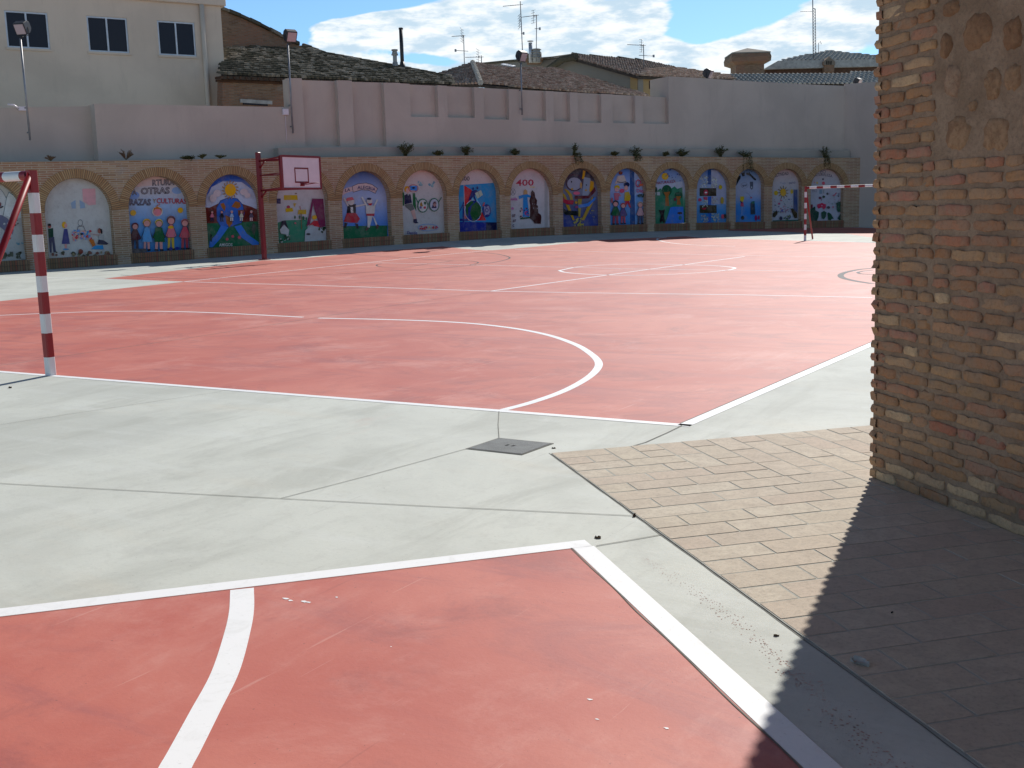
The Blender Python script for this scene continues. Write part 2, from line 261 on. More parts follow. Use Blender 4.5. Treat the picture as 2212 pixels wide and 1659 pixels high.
# ------------------------------------------------------------------ mesh helpers
def tag(o, label=None, cat=None, group=None, kind=None):
    for k, v in (('label', label), ('category', cat), ('group', group), ('kind', kind)):
        if v: o[k] = v
    return o
def empty(name, loc, label, cat, group=None):
    o = bpy.data.objects.new(name, None); COL.objects.link(o); o.location = [float(v) for v in loc]; o.empty_display_size = .2
    return tag(o, label, cat, group)
class MB:
    def __init__(s): s.v = []; s.f = []; s.uv = []; s.mi = []; s.c = []; s.sm = []
    def face(s, pts, uv=None, mi=0, col=None, smooth=False):
        i = len(s.v); s.v += [tuple(float(q) for q in p) for p in pts]; s.f.append(list(range(i, i+len(pts))))
        s.uv.append(uv or [(0, 0)]*len(pts)); s.mi.append(mi); s.c.append(col); s.sm.append(smooth)
    def box(s, o, ax, ay, az, mi=0):     # corner + three edge vectors
        o, ax, ay, az = (np.array(q, float) for q in (o, ax, ay, az))
        if np.dot(np.cross(ax, ay), az) < 0: o = o+ax; ax = -ax
        P = [o, o+ax, o+ax+ay, o+ay, o+az, o+ax+az, o+ax+ay+az, o+ay+az]
        lx, ly, lz = (float(np.linalg.norm(q)) for q in (ax, ay, az))
        for idx, (a_, b_) in (((0, 3, 2, 1), (ly, lx)), ((4, 5, 6, 7), (lx, ly)), ((0, 1, 5, 4), (lx, lz)), ((1, 2, 6, 5), (ly, lz)), ((2, 3, 7, 6), (lx, lz)), ((3, 0, 4, 7), (ly, lz))):
            s.face([P[i] for i in idx], [(0, 0), (a_, 0), (a_, b_), (0, b_)], mi)
    def cbox(s, c, hx, hy, hz, mi=0):
        c, hx, hy, hz = (np.array(q, float) for q in (c, hx, hy, hz)); s.box(c-hx-hy-hz, 2*hx, 2*hy, 2*hz, mi)
    def tube(s, pts, r, n=8, mi=0, r2=None, cap=True):
        pts = [np.array(p, float) for p in pts]; rings = []
        for i, p in enumerate(pts):
            d = pts[min(i+1, len(pts)-1)]-pts[max(i-1, 0)]; d = d/np.linalg.norm(d)
            u_ = np.cross(d, [0, 0, 1.]) if abs(d[2]) < .95 else np.cross(d, [0, 1., 0]); u_ /= np.linalg.norm(u_); v_ = np.cross(d, u_)
            rr = r if r2 is None else r+(r2-r)*i/(len(pts)-1)
            rings.append([p+rr*(math.cos(2*math.pi*k/n)*u_+math.sin(2*math.pi*k/n)*v_) for k in range(n)])
        for a_, b_ in zip(rings, rings[1:]):
            for k in range(n): s.face([a_[k], b_[k], b_[(k+1) % n], a_[(k+1) % n]], mi=mi, smooth=True)
        if cap: s.face(rings[0], mi=mi); s.face(rings[-1][::-1], mi=mi)
    def poly(s, pts, mi=0, col=None):
        v = [Vector(tuple(float(q) for q in p)) for p in pts]
        for t in tessellate_polygon([v]): s.face([pts[i] for i in t], mi=mi, col=col)
    def extr(s, pts, vec, mi=0):        # closed prism
        pts = [np.array(p, float) for p in pts]; vec = np.array(vec, float)
        s.poly(pts, mi); s.poly([p+vec for p in pts], mi)
        for i in range(len(pts)):
            a_, b_ = pts[i], pts[(i+1) % len(pts)]; l_ = float(np.linalg.norm(b_-a_)); d_ = float(np.linalg.norm(vec))
            s.face([a_, b_, b_+vec, a_+vec], [(0, 0), (l_, 0), (l_, d_), (0, d_)], mi)
    def build(s, name, mats, parent=None, merge=True, bevel=0, seg=1, recalc=True, uvz=False):
        me = bpy.data.meshes.new(name); me.from_pydata(s.v, [], s.f)
        ul = me.uv_layers.new(name='UVMap'); k = 0
        for fi, f_ in enumerate(s.f):
            for j in range(len(f_)): ul.data[k].uv = s.uv[fi][j]; k += 1
        if any(c is not None for c in s.c):
            ca = me.color_attributes.new('Col', 'FLOAT_COLOR', 'CORNER'); k = 0
            for fi, f_ in enumerate(s.f):
                c = s.c[fi] or (1, 1, 1)
                for j in range(len(f_)):
                    q = c[j] if isinstance(c[0], tuple) else c
                    ca.data[k].color = (q[0], q[1], q[2], 1); k += 1
        mats = mats if isinstance(mats, (list, tuple)) else [mats]
        for m in mats: me.materials.append(m)
        for fi, p in enumerate(me.polygons): p.material_index = s.mi[fi]; p.use_smooth = s.sm[fi]
        if merge or recalc or bevel:
            bm = bmesh.new(); bm.from_mesh(me)
            if merge: bmesh.ops.remove_doubles(bm, verts=bm.verts, dist=1e-5)
            if recalc: bmesh.ops.recalc_face_normals(bm, faces=bm.faces)
            if bevel: bmesh.ops.bevel(bm, geom=bm.edges[:], offset=bevel, segments=seg, affect='EDGES', profile=.5)
            bm.to_mesh(me); bm.free()
        o = bpy.data.objects.new(name, me); COL.objects.link(o)
        if parent is not None:
            o.parent = parent; o.matrix_parent_inverse = Matrix.Translation(-parent.location)
        return o
# ================================================================== GROUND
def axis(lo, hi, flo, fhi, st):
    a_ = list(np.arange(flo, fhi+.01, st)); b_ = [lo, lo*.6, lo*.35, lo*.2]; c_ = [hi*.2, hi*.35, hi*.6, hi]
    return [q for q in b_ if q < flo-1]+a_+[q for q in c_ if q > fhi+1]
gx, gy = axis(-600, 600, -34, 30, 1.), axis(-600, 600, -24, 66, 1.)
g_ = MB(); hh = [[H(x, y) if -34 <= x <= 30 and -24 <= y <= 66 else 0. for y in gy] for x in gx]
for i in range(len(gx)-1):
    for j in range(len(gy)-1):
        g_.face([(gx[i], gy[j], hh[i][j]), (gx[i+1], gy[j], hh[i+1][j]), (gx[i+1], gy[j+1], hh[i+1][j+1]), (gx[i], gy[j+1], hh[i][j+1])], smooth=True)
go = g_.build('ground', MT['conc'], recalc=False); tag(go, 'pale grey smoothed concrete of the playground', kind='structure')
def HG(x, y):    # height of the ground mesh itself
    i = min(max(int((x+34)//1), 0), 63); j = min(max(int((y+24)//1), 0), 89)
    x0, y0 = -34+i, -24+j; u_, v_ = x-x0, y-y0
    i0 = gx.index(x0) if x0 in gx else 0; j0 = gy.index(y0) if y0 in gy else 0
    a_, b_, c_, d_ = hh[i0][j0], hh[i0+1][j0], hh[i0+1][j0+1], hh[i0][j0+1]
    return a_*(1-u_)*(1-v_)+b_*u_*(1-v_)+c_*u_*v_+d_*(1-u_)*v_
def drape(name, polys, mat, off, step=1., label=None):
    bm = bmesh.new()
    for pl in polys:
        vs = [Vector((float(p[0]), float(p[1]), 0)) for p in pl]
        for t in tessellate_polygon([vs]):
            try: bm.faces.new([bm.verts.new(vs[i]) for i in t])
            except ValueError: pass
    bmesh.ops.remove_doubles(bm, verts=bm.verts, dist=1e-4)
    xs = [v.co.x for v in bm.verts]; ys = [v.co.y for v in bm.verts]
    for ax_, lo, hi in ((0, min(xs), max(xs)), (1, min(ys), max(ys))):
        q = math.floor(lo)+1
        while q < hi:
            co = Vector((q, 0, 0)) if ax_ == 0 else Vector((0, q, 0)); no = Vector((1, 0, 0)) if ax_ == 0 else Vector((0, 1, 0))
            bmesh.ops.bisect_plane(bm, geom=bm.verts[:]+bm.edges[:]+bm.faces[:], plane_co=co, plane_no=no); q += 1
    for v in bm.verts: v.co.z = HG(v.co.x, v.co.y)+off+min(.007, abs(HG(v.co.x, v.co.y))*.5)
    for f_ in bm.faces:
        if f_.normal.z < 0: f_.normal_flip()
    me = bpy.data.meshes.new(name); bm.to_mesh(me); bm.free(); me.materials.append(mat)
    o = bpy.data.objects.new(name, me); COL.objects.link(o); return tag(o, label, kind='structure')
def gp(pts): return [G(x, y)[:2] for x, y in pts]
def smooth(pts, n=8, closed=False):
    P = [np.array(p, float) for p in pts]; o = []; m = len(P)
    for i in range(m if closed else m-1):
        g0 = P[(i-1) % m] if closed or i > 0 else 2*P[0]-P[1]; p1 = P[i]; p2 = P[(i+1) % m]
        p3 = P[(i+2) % m] if closed or i+2 < m else 2*P[-1]-P[-2]
        for k in range(n):
            t = k/n; o.append(.5*((2*p1)+(-g0+p2)*t+(2*g0-5*p1+4*p2-p3)*t*t+(-g0+3*p1-3*p2+p3)*t**3))
    o.append(P[0] if closed else P[-1]); return o
def band(pts, wd):      # list of quads along a plan polyline
    P = [np.array(p[:2], float) for p in pts]; L_, R_ = [], []
    for i, p in enumerate(P):
        d = P[min(i+1, len(P)-1)]-P[max(i-1, 0)]; d = d/np.linalg.norm(d); n_ = np.array([-d[1], d[0]])*wd/2
        L_.append(p+n_); R_.append(p-n_)
    return [[R_[i], R_[i+1], L_[i+1], L_[i]] for i in range(len(P)-1)]
gA, gB = G(0, 803)[:2], G(1478, 919)[:2]; dA = (gA-gB)/np.linalg.norm(gA-gB)
gA2 = gB+dA*18.6
sB = G(1880, 745)[:2]; dB = (sB-gB)/np.linalg.norm(sB-gB)
fL, fR = G(1483.5, 510.6)[:2], G(1884.6, 524.3)[:2]; dF = (fR-fL)/np.linalg.norm(fR-fL)
sBend = gB+dB*38.2
main = [gB, gA2]+gp([(0, 650.6), (398, 608.8), (225, 601.8), (567, 562.8), (610, 562), (757, 548.3), (870, 539), (955, 532.5), (1063, 540.7), (1287.6, 519), (1483.5, 510.6)])+[fR, fL+dF*18.2, sBend]
# close the lower left corner on the extension of the left sideline
l1, l2 = G(0, 650.6)[:2], G(398, 608.8)[:2]; dl = (l1-l2)/np.linalg.norm(l1-l2)
m_ = np.array([dl, -dA]).T; tt = np.linalg.solve(m_, gA2-l1); main[1] = l1+dl*tt[0]
drape('main_court_floor', [main], MT['red'], .0012, label='large red painted court floor beyond the concrete strip')
c1 = G(1237, 1185)[:2]; azv = lambda a_: np.array([math.sin(math.radians(a_)), math.cos(math.radians(a_))])
cC, cD = -azv(41.6), azv(133.5)
near = [c1, c1+cD*9, c1+cD*9+cC*12, c1+cC*12]
drape('near_court_floor', [near], MT['red'], .0012, label='red painted court floor in the foreground')
strip = gp([(1572, 498.5), (1700, 501), (1826, 504.6), (1885, 513)])+[np.array([3., 44.]), np.array([3., 47.]), np.array([-2., 50.]), np.array([-5.6, 53.5]), W(onwall(1700, 480)[0], .15, 0)[:2], W(onwall(1572, 480)[0], .15, 0)[:2]]
drape('far_red_strip', [strip], MT['red'], .0014, label='red painted strip along the foot of the far wall')
lines = []
def LN(px, wd=.075, sm=False):
    P = gp(px); P = smooth(P) if sm else P; lines.extend(band(P, wd))
lines += band([main[1], gB+(-dA)*.05], .085); lines += band([gB-dB*.02+dA*0., gB+dB*38.2], .10)
LN([(395, 608.8), (610, 586.6), (886, 557.5), (1054, 540.9)]); LN([(46, 598.4), (225, 602.5), (398, 608.7), (678, 616.6), (1063, 629.2), (1288, 633), (1600, 637), (1885, 642.9)], .07)
LN([(800, 567.4), (1030, 572.5), (1398, 581.8), (1587, 584), (1885, 586.5)], .055); LN([(1112, 538.5), (1220, 541.4), (1398, 547), (1603, 552), (1885, 556)], .055)
LN([(1062.4, 628.6), (1220, 607), (1397.6, 582.5), (1609, 554.2)], .08)
LN([(1208, 584.5), (1250, 576.5), (1310, 572.3), (1379, 570.7), (1460, 571.5), (1540, 574), (1578, 577), (1587, 579.6), (1572, 583.5), (1520, 588.5), (1440, 593), (1351, 594.8), (1270, 592.5), (1222, 588.5), (1208, 584.5)], .085, True)
LN([(-80, 686), (0, 681.5), (107, 676.9), (200, 673.6), (306, 672.4), (400, 673.8), (490, 677), (655, 685.4)], .075, True)
LN([(688, 687.3), (850, 690.8), (993, 697), (1100, 708), (1180, 723), (1240, 743), (1275, 763.5), (1293, 783), (1287, 801), (1262, 821.5), (1215, 846), (1150, 869), (1087, 886)], .085, True)
LN([(1440, 513), (1424, 515), (1419.5, 517.5), (1427, 520.5), (1440.4, 523.4), (1465, 526.5), (1495.6, 529), (1540, 530.8), (1587.5, 532)], .09, True)
lines += band([fL, fL+dF*18], .06)
nc = G(1262, 1172)[:2]
nC0 = c1+(-cC)*.05-cD*.055; lines += band([nC0-cC*.05, nC0+cC*12], .108); q_ = c1-cC*.056; lines += band([q_-cD*-.002, q_+cD*9], .108)
arc = [(523, 1273), (522, 1318), (513, 1366), (487, 1452), (443, 1538), (398, 1624), (378, 1660), (336, 1745), (300, 1830), (265, 1930)]
lines += band(smooth(gp(arc)), .104)
drape('court_lines', lines, MT['white'], .0024, label='white painted court lines')
dk = []
def DK(px, wd=.07): dk.extend(band(smooth(gp(px)), wd))
DK([(1884.7, 579.5), (1858, 582), (1835.7, 586.2), (1821, 590.5), (1815.8, 595.4), (1821, 600.5), (1835.7, 604.6), (1858, 609), (1884.7, 612.8)], .13); DK([(1884.7, 584), (1866, 585.6), (1855, 587.8), (1853.5, 588.6), (1856, 590.8), (1866, 592.2), (1884.7, 593.4)], .07)
def r2(x, y): return crop(900, 730, 2.212)(x, y)
DK([r2(*p) for p in ((480, 178), (700, 193), (950, 210), (1200, 224))], .035)
DK([r2(*p) for p in ((700, 245), (668, 252), (668, 260), (700, 267), (780, 270), (900, 265), (1020, 247), (1120, 236), (1200, 225), (1280, 224), (1350, 229), (1381, 237), (1360, 246), (1320, 254))], .05)
DK([r2(*p) for p in ((1350, 163), (1440, 169), (1520, 178), (1580, 191), (1603, 203), (1585, 214), (1540, 226), (1460, 241), (1350, 255), (1200, 268), (1020, 281), (800, 294), (600, 306), (400, 317), (200, 325), (0, 331))], .06)
DK([crop(0, 780, 2.212)(*p) for p in ((850, 214), (1000, 226), (1150, 236), (1300, 240), (1500, 236), (1750, 229), (2000, 220), (2212, 214))], .035)
drape('black_court_markings', dk, MT['black'], .0032, label='black painted basketball key circles')
jt = []
jt += band(gp([(0, 1045), (500, 1072), (900, 1093), (1368, 1115)]), .007); jt += band(gp([(608, 1077), (800, 1027), (1008, 970)]), .006); jt += band(gp([(1078, 947), (1076, 918), (1078, 889)]), .006)
jt += band(gp([(1475, 919), (1440, 936), (1395, 956), (1368, 964)]), .009)
jt += band(gp([(1288, 1180), (1360, 1168), (1428, 1156)]), .007); jt += band(gp([(0, 918), (250, 880), (480, 846)]), .005)
jt += band(smooth([g2+np.array([.01, 0])*random.uniform(-1, 1) for g2 in [c1+cD*q+cC*.004 for q in np.arange(0, 9, .3)]], 3), .006); jt += band([c1+cC*q+cD*.004 for q in np.arange(0, 12, .3)], .004)
jt += band([gB+dB*q+np.array([-dB[1], dB[0]])*.055 for q in (0.05, 5, 38)], .010); jt += band(gp([(0, 790), (430, 727), (813, 666), (1060, 629)]), .011)
drape('slab_joints', jt, MT['joint'], .0036, label='thin dark joints sawn in the concrete')
sm_ = []
random.seed(5)
for i in range(900):            # reddish paint smear along the foreground line
    t = random.random(); p = c1+cD*(.25+t*3.2)-cC*(.27+.05*math.sin(t*6)+random.gauss(0, .018)+t*.02)
    p = p+cC*random.gauss(0, .008+.022*t); r_ = random.uniform(.001, .0048)*(.6+t); k_ = [p+r_*random.uniform(.5, 1.2)*np.array([math.cos(q), math.sin(q)*.9]) for q in np.arange(0, 6.28, .9)]
    sm_.append(k_)
MT['smear'] = simple('paint_smear', (.52, .36, .31), .9)
drape('paint_smear', sm_, MT['smear'], .0012, label='reddish paint smeared on the concrete beside the foreground line')
sp_ = []
for x, y, r_ in ((617, 1294, .02), (628, 1298, .016), (655, 1300, .022), (667, 1302, .014), (727, 1291, .009), (1275, 1512, .012), (1440, 1574, .012), (1290, 1555, .008), (845, 1398, .006)):
    p = G(x, y)[:2]; sp_.append([p+r_*random.uniform(.5, 1.1)*np.array([math.cos(q), math.sin(q)*.6]) for q in np.arange(0, 6.28, .8)])
drape('paint_drips', sp_, MT['white'], .0026, label='small white paint drips on the red floor')
# ---- clay paving
pc = G(1190, 980)[:2]; av, bv = azv(133.5), azv(43.4)
random.seed(3); pv = MB(); J = .012; PT = .19; PL = .385
def tile(a0, a1, b0, b1):
    a0 += J/2; a1 -= J/2; b0 += J/2; b1 -= J/2
    if a1-a0 < .03 or b1-b0 < .03: return
    o = np.append(pc+av*a0+bv*b0, -.02); z1 = .0065+random.uniform(-.0012, .0012)
    pv.box(o, np.append(av, 0)*(a1-a0), np.append(bv, 0)*(b1-b0), (0, 0, z1+.02))
for i in range(52):
    lim = (i+1)*PT if i < 20 else 20*PT; lim = max(lim, PT)
    b = 0; first = PL/2 if i % 2 else PL
    lim2 = min((i//2*2+2)*PT, 7.6)
    while b < lim2-1e-6:
        e_ = min(b+(first if b == 0 else PL), lim2); tile(i*PT, (i+1)*PT, b, e_); b = e_
for j in range(2, 40):
    a0 = 0; st = (PL/2 if j % 2 else PL); lim2 = (j//2*2)*PT
    while a0 < lim2-1e-6:
        e_ = min(a0+(st if a0 == 0 else PL), lim2); tile(a0, e_, j*PT, (j+1)*PT); a0 = e_
po = pv.build('paving', MT['paver'], merge=False, recalc=False, bevel=0); tag(po, 'beige clay paving bricks laid in rows at the foot of the pillar', kind='structure')
gr = drape('paving_grout', [[pc-bv*.002, pc+av*9.9, pc+av*9.9+bv*7.6, pc+bv*7.6]], MT['grout'], .0048, label='grey mortar bed between the paving bricks')
ed = MB(); random.seed(11)
ej = [pc+av*q-bv*(.008+random.uniform(-.003, .003)) for q in np.arange(-.02, 9.9, .12)]
drape('paving_edge_gap', band(ej, .006), MT['joint'], .0014, label='dark uneven gap along the edge of the paving')
# ================================================================== ARCADE WALL
arc_root = empty('arcade_wall', W(20, 0, 0), 'long curved brick wall of blind arches each holding a painted mural', 'brick wall')
HT = 3.75; REC = -.30
OP = [None, (157, 370, 830), (422, 614, 810), (665, 838, 795), (889, 1053, 775), (1096, 1250, 763), (1287, 1429, 750), (1466, 1596, 738), (1630, 1764, 728), (1796, 1918, 723), (1946, 2061, 718), (2089, 2195, 714), (2221, 2325, 711), (2345, 2435, 709), (2461, 2554, 706), (2583, 2687, 704)]
CR = [(253, 571), (485, 562.5), (737, 556), (965, 551), (1162, 546.5), (1343, 543), (1516.6, 540), (1681, 538), (1848, 536), (2008, 535), (2140, 534), (2265, 535), (2392, 533), (2501, 534), (2631, 534.5)]
ops = []
for o_ in OP[1:]:
    sa, sb = onwall(*S(o_[0], o_[2]))[0], onwall(*S(o_[1], o_[2]))[0]; ops.append([sa, sb])
ops.insert(0, [ops[0][0]-3.05, ops[0][0]-.72])
crn = [onwall(*S(*c), REC*.4)[1] for c in CR]; print('crowns', [round(c, 2) for c in crn], 'widths', [round(b-a_, 2) for a_, b in ops])
ZC = float(np.median(crn)); SILL = .38
extra = ops[0][0]-3.0
ops.insert(0, [extra, extra+2.3]); ops.insert(0, [extra-3., extra-.7])
S0 = ops[0][0]-1.2
bk = MB(); bnd = [S0]+[(ops[i][1]+ops[i+1][0])/2 for i in range(len(ops)-1)]+[SEND]
def fq(sa, za, sb, zb, zc, zd, off=0.):   # quad (sa,za)(sb,zb)(sb,zc)(sa,zd)
    bk.face([W(sa, off, za), W(sb, off, zb), W(sb, off, zc), W(sa, off, zd)], [(sa, za), (sb, zb), (sb, zc), (sa, zd)])
for i, (sa, sb) in enumerate(ops):
    r_ = (sb-sa)/2; cs = (sa+sb)/2; zs = ZC-r_*1.0
    for x0, x1 in ((bnd[i], sa), (sb, bnd[i+1])):
        fq(x0, -.3, x1, -.3, HT, HT)
    fq(sa, -.3, sb, -.3, SILL, SILL)
    n = 20; ap = [(cs-r_*math.cos(math.pi*k/n), zs+r_*math.sin(math.pi*k/n)) for k in range(n+1)]
    for (x0, z0), (x1, z1) in zip(ap, ap[1:]): fq(x0, z0, x1, z1, HT, HT)
    prof = [(sa, SILL)]+ap+[(sb, SILL)]; ln = 0
    for (x0, z0), (x1, z1) in zip(prof, prof[1:]):
        l_ = math.hypot(x1-x0, z1-z0)
        bk.face([W(x0, 0, z0), W(x1, 0, z1), W(x1, REC, z1), W(x0, REC, z0)], [(0, ln), (0, ln+l_), (.3, ln+l_), (.3, ln)]); ln += l_
    bk.face([W(sa, 0, SILL), W(sb, 0, SILL), W(sb, REC, SILL), W(sa, REC, SILL)], [(0, 0), (2, 0), (2, .3), (0, .3)])
n = 70; ss = np.linspace(S0, SEND, n)
for a_, b_ in zip(ss, ss[1:]):
    bk.face([W(a_, 0, HT), W(b_, 0, HT), W(b_, -.5, HT), W(a_, -.5, HT)], [(a_, 0), (b_, 0), (b_, .5), (a_, .5)])
bk.face([W(SEND, 0, -.3), W(SEND, -.5, -.3), W(SEND, -.5, HT), W(SEND, 0, HT)], [(0, 0), (.5, 0), (.5, HT), (0, HT)])
bk.build('brickwork', MT['brick'], arc_root, recalc=False)
lg = MB()
for a_, b_ in zip(ss, ss[1:]): lg.face([W(a_, .012, HT+.006), W(b_, .012, HT+.006), W(b_, -1.6, HT+.03), W(a_, -1.6, HT+.03)])
lg.build('ledge', MT['ledge'], arc_root, recalc=False)
def ringmesh(sa, sb):
    r_ = (sb-sa)/2; cs = (sa+sb)/2; zs = ZC-r_; m = MB(); n = 28; T = .33; pr = .022
    def q(k, rr, off): t = math.pi*k/n; return W(cs-rr*math.cos(t), off, zs+rr*math.sin(t))
    for k in range(n):
        u0, u1 = r_*math.pi*k/n, r_*math.pi*(k+1)/n
        m.face([q(k, r_-.004, pr), q(k+1, r_-.004, pr), q(k+1, r_+T, pr), q(k, r_+T, pr)], [(u0, 0), (u1, 0), (u1, T), (u0, T)])
        m.face([q(k, r_-.004, pr), q(k, r_-.004, -.04), q(k+1, r_-.004, -.04), q(k+1, r_-.004, pr)], [(u0, 0), (u0, .05), (u1, .05), (u1, 0)])
        m.face([q(k, r_+T, pr), q(k+1, r_+T, pr), q(k+1, r_+T, -.01), q(k, r_+T, -.01)], [(u0, 0), (u1, 0), (u1, .05), (u0, .05)])
    return m
for i, (sa, sb) in enumerate(ops):
    if i < 2: continue
    ringmesh(sa, sb).build('arch_ring', MT['arch'], arc_root, recalc=False)
    m = MB()
    for z0, z1, pr in ((.20, SILL+.004, .03), (.0, .197, .012)):
        o = W(sa-.06, pr, z0); x_ = W(sb+.06, pr, z0)-o; dd = W(sa-.06, -.05, z0)-o
        m.box(o, x_, dd, (0, 0, z1-z0))
    m.build('sill', MT['sill'], arc_root)
# ================================================================== UPPER RENDERED WALL
ub = empty('boundary_wall', W(20, -1.4, HT), 'tall pinkish grey rendered wall with piers and square niches above the arcade', 'wall')
um = MB()
def seg(xa, ya, xb, yb, off, back, ybot=None, m=um, ref=None):
    sa, za = onwall(xa, ya, off); sb, zb = onwall(xb, yb, off)
    if ref: sa, sb = onwall(xa, ref[0], off)[0], onwall(xb, ref[1], off)[0]
    if ybot is None: z0a = z0b = HT-.2
    else: z0a = onwall(xa, ybot, off)[1]; z0b = onwall(xb, ybot, off)[1]
    n = max(1, int((sb-sa)/1.2)); q = np.linspace(0, 1, n+1)
    P = lambda t, o, top: W(sa+(sb-sa)*t, o, (za+(zb-za)*t) if top else (z0a+(z0b-z0a)*t))
    for t0, t1 in zip(q, q[1:]):
        m.face([P(t0, off, 0), P(t1, off, 0), P(t1, off, 1), P(t0, off, 1)]); m.face([P(t0, off, 1), P(t1, off, 1), P(t1, back, 1), P(t0, back, 1)])
        if back < -1.4: m.face([P(t1, back, 0), P(t0, back, 0), P(t0, back, 1), P(t1, back, 1)])
    for t in (0, 1): m.face([P(t, off, 0), P(t, back, 0), P(t, back, 1), P(t, off, 1)])
F_, R_, BK = -.95, -1.2, -1.7
seg(-260, 236, 205, 229, -1.5, BK-.3); seg(203, 224, 628, 231.5, F_, BK)
seg(622, 168.5, 652, 169, F_, R_-.05); seg(652, 173, 730, 175.5, R_, BK); seg(622, 170, 652, 172, R_, BK)
seg(728, 173.3, 760, 174, F_, R_-.05); seg(730, 176, 830, 178.6, R_, BK); seg(829, 178.4, 864, 179, F_, R_-.05)
seg(652, 316, 728, 316, F_, R_-.05, ref=(169, 173.3)); seg(760, 316, 829, 316, F_, R_-.05, ref=(174, 178.4))
topn = lambda x: 180.3+(x-864)*(209.5-180.3)/(1428-864)
seg(830, topn(864), 1445, topn(1445), R_, BK)
ni = [(885, 945, 252), (965, 1024, 253.7), (1044, 1098.5, 257.5), (1127, 1178.5, 260), (1195.5, 1231, 261.6), (1248.3, 1298.5, 264.7), (1323, 1372, 265.7), (1389, 1444, 266.7)]
px_ = 864; 
for xa, xb, yb in ni:
    seg(px_, topn(px_)-.3, xa, topn(xa)-.3, F_, R_-.05); seg(xa, yb, xb, yb+.8, F_, R_-.05, ref=(topn(xa)-.3, topn(xb)-.3 if xb < 1440 else 165)); px_ = xb
seg(1444, 165, 1522, 169, F_, -2.6); seg(1522, 169, 1828, 185.7, F_-.001, -2.6)
um.build('render', MT['upper'], ub, recalc=True)
pm = MB(); s1, s2 = onwall(602, 330, -.5)[0], onwall(1836, 330, -.5)[0]; zt = .42
for a_, b_ in zip(np.linspace(s1, s2, 40), np.linspace(s1, s2, 40)[1:]):
    pm.face([W(a_, -.5, HT), W(b_, -.5, HT), W(b_, -.5, HT+zt), W(a_, -.5, HT+zt)]); pm.face([W(a_, -.5, HT+zt), W(b_, -.5, HT+zt), W(b_, -.97, HT+zt), W(a_, -.97, HT+zt)])
for a_ in (s1, s2): pm.face([W(a_, -.5, HT), W(a_, -.97, HT), W(a_, -.97, HT+zt), W(a_, -.5, HT+zt)])
pm.build('plinth', MT['plinth'], ub)
# junction boxes
def wallbox(x, y, off, wd, hg, dp, name, par, mat, extra=None):
    s_, z_ = onwall(x, y, off); o = W(s_, off, z_); t_ = W(s_+.01, off, z_)-o; t_ /= np.linalg.norm(t_); n_ = np.cross(t_, [0, 0, 1.])
    m = MB(); m.cbox(o+n_*dp/2, t_*wd/2, n_*dp/2, np.array([0, 0, hg/2])); return m, o, t_, n_
m, o, t_, n_ = wallbox(615, 242, F_, .24, .24, .12, 'b', ub, None); m.tube([o+n_*.03-np.array([0, 0, .1]), o+n_*.03-np.array([0, 0, 1.25])], .012, 6)
m.tube([o+n_*.03+t_*.0, o+n_*.03-t_*.1+np.array([0, 0, .2])], .012, 6); m.build('junction_box', MT['boardw'], ub, bevel=.006)
m, o, t_, n_ = wallbox(49, 235, -1.5, .3, .14, .12, 'b', ub, None); m.tube([o-t_*.15+n_*.06, o-t_*.3+n_*.06+np.array([0, 0, .12]), o-t_*.5+n_*.06+np.array([0, 0, .14])], .035, 6); m.build('junction_box', MT['boardw'], ub)
# end wall returning towards the court at the right
ew = MB(); oE = W(SEND, .03, 0, False); d_ = np.array([.79, -.61, 0]); b0 = W(onwall(1822, 300, F_)[0], F_-.05, 0, False)
d_ = np.array([oE[0]-b0[0], oE[1]-b0[1], 0]); d_ = d_/np.linalg.norm(d_)*.55+np.array([.79, -.61, 0])*.45; d_ /= np.linalg.norm(d_)
nE = np.array([-d_[1], d_[0], 0])
zE = CAM[2]+ray(1828, 183.5)[2]*np.dot(b0[:2]-CAM[:2], ray(1828, 183.5)[:2])/np.dot(ray(1828, 183.5)[:2], ray(1828, 183.5)[:2])
zE2 = zE+.05
o = b0.copy(); o[2] = -.3; Lw = 22.
pts = [o, o+d_*Lw, o+d_*Lw+np.array([0, 0, zE2+.3-.9]), o+np.array([0, 0, zE2+.3])]
ew.extr(pts, nE*.35); eo = ew.build('end_wall', MT['upper']); tag(eo, 'grey rendered wall closing the far right corner beyond the last arch', 'wall')
# ================================================================== MURALS
k = NB('mural_paint'); vc = k.n('ShaderNodeVertexColor'); vc.layer_name = 'Col'
vg = k.n('ShaderNodeVectorMath'); vg.operation = 'SCALE'; vg.inputs['Scale'].default_value = 1.22; k.l(vc.outputs[0], vg.inputs[0])
col = k.mix(k.mul(k.ramp(k.noise(2.2, 6, .7), .42, .72), .34), vg.outputs[0], (.40, .33, .29)); col = k.mix(k.mul(k.ramp(k.noise(9, 6, .8), .5, .72), .28), col, (.2, .18, .15))
MT['mural'] = k.fin(col, .85, None, spec=.2)
CC = dict(w='d8d0c8', w2='c9c3bd', pk='e0b8b4', bl='2f62b8', lb='5f8fd0', sk='8fb2dc', db='1a2c74', nv='141c46', g='1f6a40', dg='14402a', lg='5c9a6c', r='c02634', dr='6c1620', y='e0a818', o='c06a20', br='5a3018', k='1c1820', gy='707078', lgy='a0a0a4', fl='d8948c', ma='6a1838', pu='7a4a92', cy='2a8fc8', tan='8a6a30', bk2='38343c', ro='b8452c', mt='9cc0b8')
def cc(c): return hexc(CC.get(c, c))
